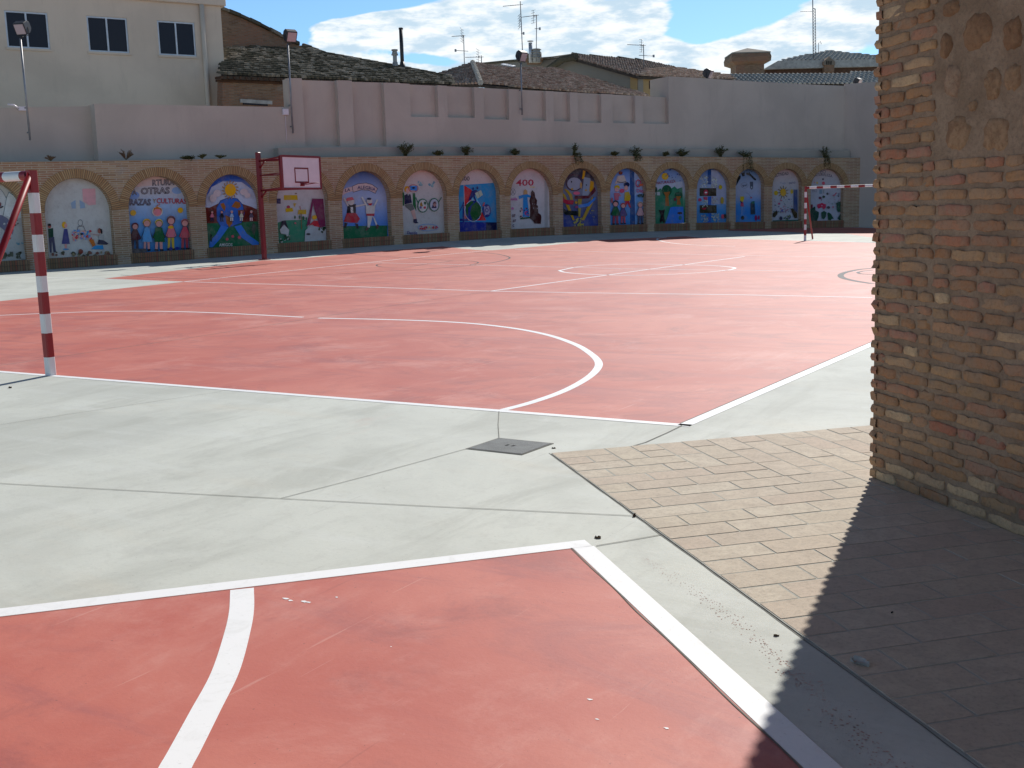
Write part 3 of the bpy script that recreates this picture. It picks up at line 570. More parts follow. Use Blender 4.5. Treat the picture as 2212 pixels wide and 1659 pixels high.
def text_mesh(txt, offs=.018, box=None):
    cu = bpy.data.curves.new('t', 'FONT'); cu.body = txt; cu.resolution_u = 2; cu.offset = offs
    ob = bpy.data.objects.new('t', cu); COL.objects.link(ob); bpy.context.view_layer.update()
    me = ob.evaluated_get(bpy.context.evaluated_depsgraph_get()).to_mesh()
    vs = [(v.co.x, v.co.y) for v in me.vertices]; fs = [list(p.vertices) for p in me.polygons]
    ob.evaluated_get(bpy.context.evaluated_depsgraph_get()).to_mesh_clear(); bpy.data.objects.remove(ob); bpy.data.curves.remove(cu)
    x0, x1 = min(v[0] for v in vs), max(v[0] for v in vs); y0, y1 = min(v[1] for v in vs), max(v[1] for v in vs)
    if box: x0, x1, y0, y1 = box
    text_mesh.box = (x0, x1, y0, y1)
    return [((x-x0)/(x1-x0), (y-y0)/(y1-y0)) for x, y in vs], fs
def mural(i, cr, grad, shapes, label):
    sa, sb = ops[i]; A_, B_ = W(sa-.05, REC, 0), W(sb+.05, REC, 0)
    d_ = B_-A_; d_[2] = 0; wd = np.linalg.norm(d_); d_ /= wd; n_ = np.array([d_[1], -d_[0], 0]); zb, zt = A_[2]+SILL-.02, A_[2]+ZC+.06
    m = MB(); lay = [0.]
    def px(x, y):
        q = cr(x, y); r_ = ray(*q); t = np.dot(A_-CAM, n_)/np.dot(r_, n_); P = CAM+r_*t
        return float(np.dot(P-A_, d_)), float(P[2])
    def to(u, z): u = min(max(u, .0), wd); z = min(max(z, zb), zt); P = A_+d_*u+n_*lay[0]; return np.array([P[0], P[1], z])
    def pl(pts, c): lay[0] += .0025; m.poly([to(*px(*p)) for p in pts], col=cc(c))
    # background, optionally graded from top to bottom
    z_ = np.linspace(zt, zb, len(grad))
    if len(grad) == 1: grad = grad*2; z_ = [zt, zb]
    for a_, b_, c0, c1_ in zip(z_, z_[1:], grad, grad[1:]):
        c0, c1_ = cc(c0), cc(c1_)
        m.face([to(0, b_), to(wd, b_), to(wd, a_), to(0, a_)], col=(c1_, c1_, c0, c0))
    for s_ in shapes:
        t, c = s_[0], s_[1]
        if t == 'P': pl(s_[2], c)
        elif t == 'R': x0, y0, x1, y1 = s_[2:6]; pl([(x0, y0), (x1, y0), (x1, y1), (x0, y1)], c)
        elif t == 'E':
            x, y, rx, ry = s_[2:6]; pl([(x+rx*math.cos(q), y+ry*math.sin(q)) for q in np.linspace(0, 6.283, 17)[:-1]], c)
        elif t == 'S':
            wd_, pts = s_[2], s_[3]; lay[0] += .0025
            P = [np.array(p, float) for p in pts]
            for a_, b_ in zip(P, P[1:]):
                q = b_-a_; q = q/(np.linalg.norm(q)+1e-9); nn = np.array([-q[1], q[0]])*wd_/2; a2, b2 = a_-q*wd_*.3, b_+q*wd_*.3
                m.face([to(*px(*v)) for v in (a2-nn, b2-nn, b2+nn, a2+nn)], col=cc(c))
        elif t == 'O':   # outline ellipse
            x, y, rx, ry, wd_ = s_[2:7]; lay[0] += .0025
            for q0, q1 in zip(np.linspace(0, 6.283, 21), np.linspace(0, 6.283, 21)[1:]):
                f = lambda q, e_: (x+(rx+e_)*math.cos(q), y+(ry+e_)*math.sin(q))
                m.face([to(*px(*v)) for v in (f(q0, 0), f(q1, 0), f(q1, wd_), f(q0, wd_))], col=cc(c))
        elif t == 'T':
            txt, x0, y0, x1, y1 = s_[2:7]; dy = s_[7] if len(s_) > 7 else 0; bow = s_[8] if len(s_) > 8 else 0
            lay[0] += .0025; vs, fs = text_mesh(txt, .045 if len(s_) > 9 else .018)
            P = [to(*px(x0+(x1-x0)*u+0, y1+(y0-y1)*v+dy*u-bow*4*u*(1-u))) for u, v in vs]
            for f_ in fs: m.face([P[j] for j in f_], col=cc(c))
            if len(s_) > 9:
                lay[0] += .0025; vs, fs = text_mesh(txt, -.022, text_mesh.box)
                P = [to(*px(x0+(x1-x0)*u+0, y1+(y0-y1)*v+dy*u-bow*4*u*(1-u))) for u, v in vs]
                for f_ in fs: m.face([P[j] for j in f_], col=cc(s_[9]))
        elif t == 'D':   # scattered dabs: color list, box, n, size
            random.seed(i*7+int(s_[2][0])); x0, y0, x1, y1 = s_[2]
            for q in range(s_[3]):
                x, y, z = random.uniform(x0, x1), random.uniform(y0, y1), s_[4]*random.uniform(.5, 1.3)
                pl([(x+z*math.cos(a_)*random.uniform(.6, 1.2), y+z*math.sin(a_)*random.uniform(.6, 1.2)) for a_ in np.linspace(0, 6.28, 7)[:-1]], random.choice(c)); lay[0] -= .0024
        elif t == 'K':   # child figure: centre x, head y, feet y, width, hair, top, legs
            x, y0, y1, w_, hair, top, leg = s_[2:9]; w_ = w_*1.12; h = y1-y0; r_ = h*.10
            pl([(x-w_*.28, y0+h*.58), (x-w_*.02, y0+h*.58), (x-w_*.1, y1), (x-w_*.3, y1)], leg); pl([(x+w_*.02, y0+h*.58), (x+w_*.28, y0+h*.58), (x+w_*.3, y1), (x+w_*.1, y1)], leg)
            pl([(x-w_*.16, y0+h*.24), (x+w_*.16, y0+h*.24), (x+w_*.5, y0+h*.58), (x+w_*.36, y0+h*.62), (x+w_*.28, y0+h*.42), (x+w_*.32, y0+h*.64), (x-w_*.32, y0+h*.64), (x-w_*.28, y0+h*.42), (x-w_*.36, y0+h*.62), (x-w_*.5, y0+h*.58)], top)
            pl([(x+r_*1.35*math.cos(q), y0+r_+r_*1.3*math.sin(q)) for q in np.linspace(0, 6.28, 13)[:-1]], hair); pl([(x+r_*math.cos(q), y0+r_*1.35+r_*math.sin(q)) for q in np.linspace(0, 6.28, 13)[:-1]], 'fl')
            lay[0] += .001
            for loop in ([(x-w_*.16, y0+h*.24), (x-w_*.5, y0+h*.58), (x-w_*.32, y0+h*.64), (x+w_*.32, y0+h*.64), (x+w_*.5, y0+h*.58), (x+w_*.16, y0+h*.24)], [(x+r_*1.15*math.cos(q), y0+r_*1.3+r_*1.15*math.sin(q)) for q in np.linspace(0, 6.28, 11)]):
                for p_, q_2 in zip(loop, loop[1:]):
                    v_ = np.array(q_2, float)-np.array(p_, float); v_ /= np.linalg.norm(v_)+1e-9; nn = np.array([-v_[1], v_[0]])*w_*.022
                    m.face([to(*px(*v)) for v in (np.array(p_)-nn, np.array(q_2)-nn, np.array(q_2)+nn, np.array(p_)+nn)], col=cc('bk2'))
            pl([(x-w_*.34, y1-h*.03), (x-w_*.06, y1-h*.03), (x-w_*.06, y1+h*.03), (x-w_*.36, y1+h*.03)], 'k'); pl([(x+w_*.08, y1-h*.03), (x+w_*.34, y1-h*.03), (x+w_*.36, y1+h*.03), (x+w_*.08, y1+h*.03)], 'k')
    o = m.build('mural', MT['mural'], arc_root, merge=False, recalc=False); o['label'] = label
c1_, c2_, c3_, c4_, c5_, c6_, c7_ = crop(0, 480, 3.95), crop(380, 480, 4.483), crop(800, 460, 4.254), crop(1220, 500, 5.53), crop(1580, 480, 5.53), crop(1900, 470, 5.53), crop(2260, 470, 5.927)
c0_ = crop(0, 540, 5.1875); cM = crop(2450, 520, 8.193); cH = crop(1780, 520, 7.9); cK = crop(2200, 520, 8.296)
I0 = 2
mural(I0, c0_, ['bcbab2', 'b4b4b0', 'a8aca8'], [('P', 'c4c6c4', [(-120, 780), (-60, 420), (10, 320), (60, 390), (105, 470), (50, 760)]), ('P', 'ccd0ce', [(60, 770), (105, 470), (150, 380), (230, 440), (300, 540), (380, 640), (400, 800), (150, 800)]),
    ('S', '4a5c60', 7, [(0, 320), (55, 385), (105, 480), (60, 720), (10, 900)]), ('S', '3f6068', 8, [(105, 470), (145, 378), (225, 430), (290, 530), (360, 650)]), ('S', '78808a', 5, [(90, 770), (180, 800), (260, 790)]), ('S', '50707c', 5, [(250, 545), (300, 600), (350, 700)]),
    ('P', '686a80', [(-200, 900), (-60, 760), (20, 755), (110, 800), (180, 880), (225, 1000), (205, 1080), (150, 1000), (125, 1045), (60, 1000), (-40, 920), (-120, 1100)]), ('E', 'c8ccc8', 70, 902, 17, 17), ('E', 'c8ccc8', 130, 897, 17, 17), ('E', 'k', 74, 905, 6, 6), ('E', 'k', 134, 900, 6, 6),
    ('E', 'b4442c', 75, 1165, 40, 26), ('E', 'b4442c', 145, 1140, 32, 20), ('E', 'dr', 5, 580, 10, 40), ('S', 'k', 20, [(0, 635), (45, 615)]), ('D', ['4a5040', '5c6450', '3c3c30'], (-100, 1380, 440, 1480), 26, 32), ('D', ['k', 'br'], (220, 830, 310, 930), 6, 14), ('D', ['5c90a0'], (270, 1210, 370, 1240), 4, 22), ('E', 'a4acac', 390, 1430, 60, 55)],
    'pale mural of jagged icy mountains with a big grey bird')
mural(I0+1, c1_, ['bcbab6', 'c2c0ba', 'c6c4bd'], [('P', 'd8a0a4', [(1035, 480), (1200, 478), (1208, 680), (1120, 690), (1045, 640)]), ('P', '8ea4bc', [(890, 660), (950, 620), (955, 730), (905, 730)]), ('P', '8ea4bc', [(1000, 620), (1060, 660), (1075, 720), (1010, 730)]),
    ('P', '1c4434', [(603, 985), (668, 975), (672, 1090), (612, 1100)]), ('P', '4a4c64', [(612, 1100), (680, 1085), (705, 1280), (672, 1285), (652, 1130), (650, 1285), (628, 1285)]), ('E', 'a85c50', 622, 950, 22, 28), ('E', 'k', 620, 935, 22, 16),
    ('E', 'e0a818', 806, 935, 28, 42), ('E', 'fl', 826, 945, 18, 26), ('P', '4c4c80', [(805, 985), (845, 985), (878, 1175), (775, 1175)]), ('P', 'fl', [(812, 1178), (840, 1178), (836, 1235), (814, 1235)]), ('E', 'cy', 828, 1242, 40, 9),
    ('O', '505058', 1008, 910, 26, 36, 5), ('S', '505058', 6, [(965, 1020), (980, 955), (1045, 950), (1075, 1015)]), ('D', ['r', 'cy', 'lb', 'c8b0a8', 'r', 'fl'], (900, 1005, 1150, 1135), 60, 17), ('E', 'k', 1025, 1050, 22, 12), ('E', '9a5848', 1248, 1010, 24, 34), ('P', 'k', [(1235, 980), (1280, 990), (1285, 1050), (1268, 1045), (1258, 1000)]),
    ('P', 'a8a8a4', [(1240, 1050), (1300, 1060), (1300, 1130), (1240, 1130)]), ('S', 'b8948c', 12, [(1170, 1055), (1245, 1065)]), ('P', '38384c', [(1235, 1120), (1300, 1130), (1360, 1170), (1340, 1185), (1220, 1180)]), ('P', 'o', [(1110, 1120), (1170, 1115), (1200, 1195), (1160, 1210)]), ('P', 'cy', [(1140, 1240), (1190, 1195), (1290, 1190), (1300, 1245)]),
    ('D', ['7c5040', '4c4c38', '8a7c5c', 'b8b0a0'], (640, 1280, 1390, 1330), 30, 26), ('E', '7c3424', 1010, 1270, 30, 30)], 'pale mural with small figures round a table and a pink flag')
mural(I0+2, c2_, ['ccb8b4', 'c0bcc0', '9cb4d4', '6c9cd0', '4a90c8', '2a78b8'], [('P', 'd0b4ac', [(100, 300), (800, 300), (700, 470), (250, 520)]), ('E', '7a98cc', 200, 640, 90, 60), ('E', '88a4cc', 830, 570, 80, 50),
    ('T', '38343c', 'RTURA', 470, 415, 790, 505, -10, 0, 'c0b4b8'), ('T', '38343c', 'A', 185, 555, 250, 635, 0, 0, 'c0b4b8'), ('T', '38343c', 'OTRAS', 305, 530, 720, 630, -12, 0, 'c0b4b8'), ('T', '38343c', 'RAZAS', 145, 690, 450, 785, 0, 0, '9c98b0'), ('T', 'tan', 'Y', 475, 690, 520, 750), ('T', 'b02430', 'CULTURAS', 530, 680, 955, 755, 6),
    ('E', 'y', 195, 890, 42, 42), ('E', 'y', 868, 853, 40, 40), ('E', 'd8d0c0', 540, 870, 78, 72), ('E', 'e08088', 540, 880, 62, 56), ('P', 'o', [(475, 880), (490, 820), (540, 800), (600, 830), (608, 880), (570, 835), (510, 835)]), ('S', 'o', 12, [(530, 810), (535, 785), (575, 770)]),
    ('K', 0, 220, 1040, 1410, 150, 'dr', '4a1c28', '38303c'), ('K', 0, 385, 985, 1420, 130, 'y', '5a9cd0', 'fl'), ('P', '5a9cd0', [(350, 1110), (420, 1110), (465, 1305), (320, 1305)]), ('K', 0, 555, 990, 1420, 160, 'e0c040', '1c5c34', 'fl'), ('P', '1c5c34', [(500, 1100), (600, 1100), (640, 1305), (490, 1305)]), ('K', 0, 725, 945, 1410, 140, 'dr', 'd8707c', 'c8a838'), ('E', 'y', 720, 1095, 42, 22), ('K', 0, 920, 985, 1400, 150, 'b85c58', 'c84858', 'a83040'),
    ('E', '1c2c80', 715, 1400, 32, 20), ('E', '1c2c80', 810, 1395, 30, 20), ('P', '4c4a4c', [(150, 1400), (360, 1400), (380, 1440), (170, 1490)])], 'mural of five children under painted words about other cultures')
mural(I0+3, c2_, ['2c58b0', '5c80c4', 'b0b8d0', 'a8b8d4', '8098c0', '2a7048', '1f6040'], [('P', '2c58b0', [(1200, 320), (2000, 320), (1950, 480), (1700, 400), (1420, 440), (1250, 640)]), ('P', 'bcc4d8', [(1240, 700), (1320, 520), (1480, 440), (1750, 450), (1900, 560), (1960, 700), (1960, 820), (1240, 820)]),
    ('P', '6c241c', [(1230, 810), (1290, 815), (1450, 740), (1600, 760), (1750, 760), (1880, 800), (1990, 850), (2000, 1030), (1250, 1045)]), ('P', '1f6844', [(1245, 1040), (2020, 1010), (2030, 1420), (1260, 1430)]),
    ('P', '24407c', [(1392, 1000), (1386, 815), (1443, 712), (1560, 666), (1686, 682), (1768, 775), (1790, 900), (1748, 1036), (1600, 1090), (1445, 1090)]), ('P', '3466bc', [(1400, 1000), (1395, 820), (1450, 720), (1560, 675), (1680, 690), (1760, 780), (1780, 900), (1740, 1030), (1600, 1080), (1450, 1080)]), ('P', 'a06028', [(1440, 760), (1490, 745), (1520, 800), (1505, 870), (1460, 810)]), ('P', 'a06028', [(1660, 720), (1720, 740), (1735, 800), (1690, 830), (1600, 800)]), ('P', 'a06028', [(1510, 920), (1600, 960), (1615, 1040), (1570, 1095), (1530, 1040)]), ('P', '8a5030', [(1690, 850), (1780, 850), (1770, 950), (1700, 930)]),
    ('P', '3878d0', [(1450, 1070), (1560, 1090), (1440, 1260), (1330, 1380), (1280, 1380), (1290, 1290), (1380, 1200)]), ('P', '3878d0', [(1640, 1085), (1740, 1060), (1820, 1190), (1990, 1310), (1990, 1370), (1900, 1350), (1740, 1240)])]
    +[('S', 'a07020', 12, [(1578+90*math.cos(q), 560+100*math.sin(q)), (1578+118*math.cos(q+.12), 560+130*math.sin(q+.12))]) for q in np.arange(0, 6.28, .42)]+[('E', 'e8a810', 1578, 562, 80, 90)]+
    [('E', 'd0bcbc', 1390, 610, 55, 52), ('E', 'd0bcbc', 1330, 680, 50, 58), ('E', 'd0bcbc', 1770, 590, 55, 48), ('E', 'd0bcbc', 1820, 640, 45, 40)]+
    [('K', 0, x, 860, 1010, 62, h, t_, l_) for x, h, t_, l_ in ((1315, 'dg', 'd07080', 'nv'), (1450, 'k', 'k', 'k'), (1590, 'w', '9cb8d8', 'w'), (1725, 'tan', 'c8c0a8', 'c8c0a8'), (1862, 'w', '58485c', 'pk'))]+
    [('E', '14301c', 1895, 1110, 28, 80), ('S', '2c1c14', 8, [(1900, 1180), (1905, 1250)]), ('E', 'c84858', 1515, 1265, 20, 20), ('E', 'c84858', 1595, 1225, 20, 20), ('E', 'c84858', 1690, 1240, 22, 24), ('T', 'w2', 'AMIGOS', 1400, 1325, 1590, 1370, -5), ('P', '0f3020', [(1270, 1190), (1300, 1200), (1295, 1300), (1275, 1300)])], 'mural of a sun over a globe with children holding hands')
mural(I0+4, c3_, ['ccbcb8', 'c4b8b4', 'b8b8b8', 'b8bcb8'], [('P', '3c8464', [(360, 1060), (480, 1030), (760, 1020), (780, 1330), (370, 1360)]), ('P', 'c8a010', [(445, 690), (625, 688), (635, 755), (445, 755)]), ('E', '88705c', 608, 667, 16, 10), ('R', '2c2458', 345, 735, 402, 805), ('E', 'a83850', 505, 850, 24, 22), ('P', 'c8a010', [(465, 870), (560, 862), (572, 910), (470, 920)]), ('P', 'c8a010', [(570, 800), (610, 800), (590, 850)]), ('P', 'c8a010', [(640, 890), (745, 885), (745, 945), (630, 950)]), ('S', 'b03840', 8, [(660, 840), (668, 885)]),
    ('E', '2a5838', 593, 990, 10, 24), ('E', '2a5838', 655, 990, 10, 26), ('E', '2a5838', 705, 1000, 18, 26), ('E', '2a5838', 745, 1005, 10, 20), ('S', '7c6438', 10, [(675, 940), (682, 1150)]), ('P', '7a2850', [(820, 735), (975, 740), (1005, 1110), (930, 1130), (860, 900), (835, 790)]), ('P', '7a2850', [(825, 735), (835, 820), (795, 1080), (745, 1120)]), ('P', 'r', [(850, 1030), (900, 1040), (930, 1130), (880, 1135), (830, 1090), (780, 1100)]), ('E', 'y', 855, 990, 32, 30),
    ('P', 'b4b8b8', [(720, 1340), (730, 1170), (800, 1100), (900, 1120), (1010, 1150), (1010, 1320)]), ('E', '181420', 770, 1218, 28, 15), ('D', ['1c3420'], (910, 1130, 1000, 1200), 9, 18), ('P', '181830', [(410, 1040), (460, 1030), (500, 1150), (480, 1165), (440, 1080), (415, 1170), (390, 1150)]), ('P', 'c4c4c0', [(380, 1160), (440, 1090), (510, 1160), (500, 1230), (400, 1210)]), ('E', 'd0606c', 593, 1070, 14, 12), ('D', ['1c4428', 'b8b8b0'], (385, 1220, 515, 1340), 18, 15)], 'mural with a dark red tent and yellow signs on a green hill')
mural(I0+5, c3_, ['30508c', '8090b8', 'a8b0cc', '88a0d0', '4c80cc', '4c80c8'], [('P', '1f6844', [(1250, 1110), (1850, 1100), (1850, 1290), (1250, 1310)]), ('P', 'd0b0ac', [(1370, 570), (1450, 535), (1560, 525), (1640, 545), (1715, 600), (1685, 665), (1600, 625), (1500, 615), (1385, 650)]), ('P', 'd0b0ac', [(1230, 620), (1300, 590), (1365, 575), (1380, 635), (1290, 660), (1235, 700)]),
    ('S', '303040', 6, [(1370, 570), (1450, 535), (1560, 525), (1640, 545), (1715, 600), (1685, 665), (1600, 625), (1500, 615), (1385, 650), (1370, 570)]), ('T', '4a3c5c', 'LA', 1275, 605, 1345, 645, -12), ('T', '4c4870', 'ALEGRIA', 1440, 565, 1690, 612, 30, 16),
    ('P', 'k', [(1310, 815), (1420, 810), (1420, 930), (1295, 935)]), ('P', 'b42838', [(1295, 935), (1420, 930), (1475, 1010), (1440, 1065), (1340, 1060), (1255, 1050)]), ('P', 'w', [(1345, 850), (1380, 850), (1385, 930), (1350, 930)]), ('D', ['k'], (1348, 855, 1382, 925), 10, 5), ('E', 'd0c0b8', 1355, 780, 45, 46), ('P', 'd05860', [(1270, 775), (1300, 725), (1370, 715), (1395, 750), (1330, 765)]), ('S', 'd0c0b8', 22, [(1310, 830), (1285, 780), (1255, 730)]), ('S', 'd0c0b8', 22, [(1420, 840), (1540, 815)]),
    ('P', '2c2028', [(1265, 1060), (1305, 1070), (1280, 1135), (1258, 1130)]), ('P', '2c2028', [(1405, 1070), (1445, 1080), (1455, 1145), (1430, 1140)]), ('P', 'd0c8c0', [(1550, 830), (1680, 830), (1665, 960), (1555, 960)]), ('S', 'd0c8c0', 24, [(1560, 830), (1500, 720)]), ('S', 'd0c8c0', 22, [(1670, 830), (1705, 755)]), ('E', 'd0c0b8', 1600, 770, 38, 40), ('E', 'nv', 1595, 740, 30, 16), ('P', 'b42838', [(1575, 800), (1640, 800), (1620, 832), (1590, 825)]), ('P', 'b42838', [(1555, 940), (1665, 940), (1662, 972), (1558, 970)]),
    ('P', 'd0c8c0', [(1570, 970), (1640, 972), (1600, 1130), (1570, 1125)]), ('P', 'd0c8c0', [(1640, 972), (1668, 1000), (1705, 1090), (1685, 1100)]), ('P', '5c3838', [(1560, 1125), (1595, 1130), (1560, 1175), (1540, 1165)]), ('P', '5c3838', [(1695, 1085), (1725, 1095), (1710, 1145), (1688, 1140)])], 'mural of two dancers below a banner reading ALEGRIA')
mural(I0+6, c4_, ['d0b0a8', 'c0b4b0', 'b8b4b0', 'b8b4b0'], [('D', ['6c90a0', '8aa8ac'], (610, 430, 690, 500), 8, 22), ('D', ['6c90a0', '8aa8ac'], (820, 430, 900, 530), 9, 24), ('P', '286038', [(348, 600), (378, 640), (380, 860), (350, 860)]), ('P', '286038', [(525, 640), (570, 640), (580, 800), (590, 960), (530, 850)]), ('E', 'd09018', 425, 570, 48, 55), ('E', 'd8a498', 440, 595, 34, 50), ('P', '181840', [(380, 680), (430, 650), (490, 665), (510, 810), (385, 835)]), ('P', 'bcbcb8', [(430, 650), (455, 650), (445, 690)]), ('P', '686864', [(385, 840), (510, 820), (555, 920), (490, 955), (400, 885)]), ('P', 'c89c90', [(495, 950), (555, 930), (590, 1090), (540, 1100)]),
    ('P', '181840', [(535, 1100), (595, 1090), (600, 1140), (625, 1165), (570, 1175), (535, 1155)]), ('O', 'b83050', 535, 555, 78, 60, 9), ('P', '3c7cc8', [(475, 515), (600, 510), (600, 595), (485, 590)]), ('E', 'k', 535, 548, 30, 14), ('O', '286850', 698, 860, 80, 108, 16), ('O', '286850', 898, 845, 76, 104, 16), ('S', '286850', 16, [(783, 830), (820, 830)]), ('S', '286850', 14, [(575, 720), (612, 800)]), ('S', '286850', 14, [(975, 800), (1025, 715)]), ('E', 'w2', 698, 860, 78, 106), ('E', 'b8b4c0', 898, 845, 74, 102),
    ('P', 'a07030', [(645, 830), (670, 790), (700, 870), (650, 880)]), ('E', '205c40', 735, 815, 22, 28), ('E', 'b83848', 728, 893, 22, 22), ('E', '605890', 655, 893, 20, 22), ('P', 'nv', [(850, 905), (865, 850), (925, 850), (935, 900)]), ('E', 'b07c78', 900, 840, 26, 42), ('P', '5c1828', [(868, 840), (885, 790), (915, 785), (935, 835), (905, 815)]),
    ('O', '6898c8', 785, 1245, 170, 55, 9), ('D', ['r', 'b83848'], (640, 1225, 770, 1280), 26, 12), ('E', 'c8b060', 805, 1245, 14, 18), ('D', ['r', 'b83848'], (860, 1225, 945, 1260), 16, 12), ('T', '504880', 'Desde', 415, 1310, 595, 1365, 0)], 'mural of a seated child and huge green spectacles')
mural(I0+7, c4_, ['c8aca8', 'c0b4b0', '2c88bc', '3c8cc0', '2a80c0', '2a8cc8'], [('P', 'c8b0ac', [(1340, 200), (2000, 200), (2000, 455), (1340, 500)]), ('P', '2c84b8', [(1340, 500), (2000, 455), (2000, 1160), (1340, 1160)]), ('T', '403c44', '400', 1375, 345, 1530, 425, -3), ('P', 'c82028', [(1435, 500), (1560, 580), (1820, 1120), (1435, 1125)]), ('P', '6ab0d0', [(1560, 700), (1640, 680), (1760, 960), (1700, 1010), (1560, 800)]), ('P', '182c78', [(1420, 790), (1345, 960), (1345, 990), (1440, 800)]), ('P', '182c78', [(1405, 850), (1432, 850), (1435, 1180), (1405, 1180)]), ('P', '182c78', [(1345, 1090), (1500, 1090), (1500, 1130), (1345, 1130)]), ('S', 'd0d4dc', 6, [(1425, 500), (1435, 860), (1445, 1100)]),
    ('P', '1c2c88', [(1345, 1145), (2000, 1155), (2000, 1300), (1345, 1330)]), ('P', '0c1440', [(1815, 1155), (2000, 1155), (2000, 1300), (1815, 1300)]), ('E', 'c8ccd4', 1588, 950, 150, 192), ('E', '1c2880', 1588, 950, 142, 184), ('P', '1c5428', [(1455, 850), (1560, 770), (1600, 800), (1500, 900), (1500, 1050), (1460, 1000)]), ('P', '1c5428', [(1560, 860), (1640, 790), (1725, 880), (1725, 1020), (1640, 1110), (1580, 1130), (1530, 1000)]),
    ('P', '1a2468', [(1560, 600), (1600, 590), (1640, 580), (1670, 610), (1610, 680), (1650, 790), (1620, 790), (1585, 700), (1540, 760), (1500, 780)]), ('E', '1a2468', 1585, 560, 17, 24), ('E', '1a2468', 1660, 548, 17, 26), ('P', 'b8b8a4', [(1615, 640), (1720, 585), (1755, 670), (1660, 740)]), ('S', '505058', 5, [(1670, 615), (1700, 705)]), ('P', 'd83040', [(1745, 870), (1775, 800), (1790, 810), (1770, 870)]), ('E', '1c2878', 1822, 950, 74, 115), ('P', '9890b0', [(1770, 870), (1860, 870), (1875, 980), (1850, 1010), (1790, 1015)]), ('E', '3a3c80', 1820, 940, 34, 40), ('E', '9890b0', 1820, 940, 18, 22), ('E', '3c3c70', 1808, 882, 20, 10), ('S', 'a8a8c0', 9, [(1780, 1030), (1820, 1005), (1865, 1010)])], 'mural of a green globe on a dark blue band')
mural(I0+8, c5_, ['c8a8a8', 'c4b8b8', 'c0b8b8', 'bcb8b8'], [('T', 'b02040', '400', 355, 510, 670, 625, -4), ('D', ['d0b078'], (600, 635, 690, 655), 7, 14), ('P', 'a8a4a4', [(860, 520), (915, 560), (915, 1360), (860, 1360)]), ('P', 'd0cccc', [(915, 500), (985, 560), (1010, 1380), (915, 1380)]), ('O', '404858', 302, 730, 40, 55, 5), ('S', '404858', 5, [(275, 690), (330, 770)]), ('S', '404858', 5, [(330, 690), (275, 770)]), ('P', '2c80c0', [(480, 780), (560, 770), (620, 800), (600, 830), (555, 820), (590, 1170), (475, 1170), (480, 830), (410, 855), (400, 800)]), ('P', 'c09060', [(483, 775), (490, 700), (520, 680), (552, 710), (555, 770)]),
    ('D', ['b83070', '2850a0', '183050'], (480, 1010, 580, 1160), 20, 16), ('D', ['b83070', '284028', '403c2c'], (425, 1010, 470, 1190), 9, 14), ('P', '1c4830', [(425, 1190), (600, 1165), (640, 1190), (430, 1215)]), ('P', '3c1010', [(643, 695), (650, 710), (680, 740), (690, 820), (725, 880), (715, 960), (738, 970), (745, 1100), (790, 1130), (800, 1180), (790, 1290), (680, 1285), (640, 1225), (600, 1200), (605, 960), (590, 880), (615, 800), (620, 730)]), ('D', ['b8b0b8'], (610, 935, 730, 945), 3, 9), ('D', ['b8b0b8'], (620, 1010, 740, 1020), 3, 10),
    ('T', 'c050a0', 'avila', 262, 825, 375, 880), ('T', 'c050a0', 'e', 268, 1000, 315, 1040), ('T', '5c2038', '07', 280, 1125, 342, 1175, -4), ('T', '5c2038', '07', 295, 1215, 350, 1265, -4), ('T', '485068', 'c', 290, 1300, 320, 1345)], 'white mural with a red number 400 and a dark brown tower')
mural(I0+9, cH, ['2c2834', '403848', '78788c', '585c78', '3c4880', '30408c'], [('E', '9c96a4', 400, 520, 180, 160), ('P', '9094a4', [(640, 350), (800, 380), (830, 560), (760, 820), (600, 820)]), ('O', '4c2838', 400, 490, 195, 190, 26), ('P', 'c88c10', [(620, 180), (680, 200), (645, 390), (590, 400)]), ('P', 'c88c10', [(800, 440), (890, 470), (890, 620), (800, 740), (770, 700)]), ('E', 'k', 325, 470, 16, 22), ('E', 'k', 700, 550, 14, 20), ('E', 'c08c30', 340, 650, 30, 24), ('E', 'c08c30', 685, 680, 28, 24), ('E', 'c08c50', 560, 560, 24, 80), ('E', 'e0607c', 450, 755, 85, 42),
    ('P', 'b48c18', [(130, 640), (230, 680), (330, 790), (360, 930), (290, 920), (250, 800)]), ('P', 'b48c18', [(95, 740), (170, 810), (210, 920), (160, 930), (95, 800)]), ('P', 'b48c18', [(840, 840), (860, 880), (730, 980), (560, 1370), (480, 1380), (560, 1000)][:0] or [(850, 830), (860, 1000), (640, 1440), (560, 1440)]), ('P', 'b48c18', [(170, 1040), (260, 1060), (400, 1440), (350, 1440)]), ('P', 'a08820', [(480, 900), (580, 890), (540, 1350), (490, 1350)]), ('P', '5c1828', [(400, 825), (740, 815), (900, 600), (930, 700), (760, 885), (400, 910)]), ('P', 'b01838', [(100, 860), (190, 930), (380, 940), (350, 1040), (200, 1030), (105, 985)]),
    ('P', '3c78c8', [(480, 1055), (720, 1010), (920, 840), (930, 900), (760, 1080), (500, 1135)]), ('P', '101818', [(110, 1130), (180, 1190), (490, 1210), (490, 1325), (170, 1300), (115, 1250)]), ('D', ['b0a040', 'a89858'], (380, 1380, 620, 1600), 26, 26), ('D', ['b0a040'], (640, 1100, 880, 1450), 8, 14), ('E', 'c08820', 430, 990, 36, 36), ('E', '9c3c6c', 440, 1105, 40, 28)], 'dark mural of faces crossed by red, blue and yellow bands')
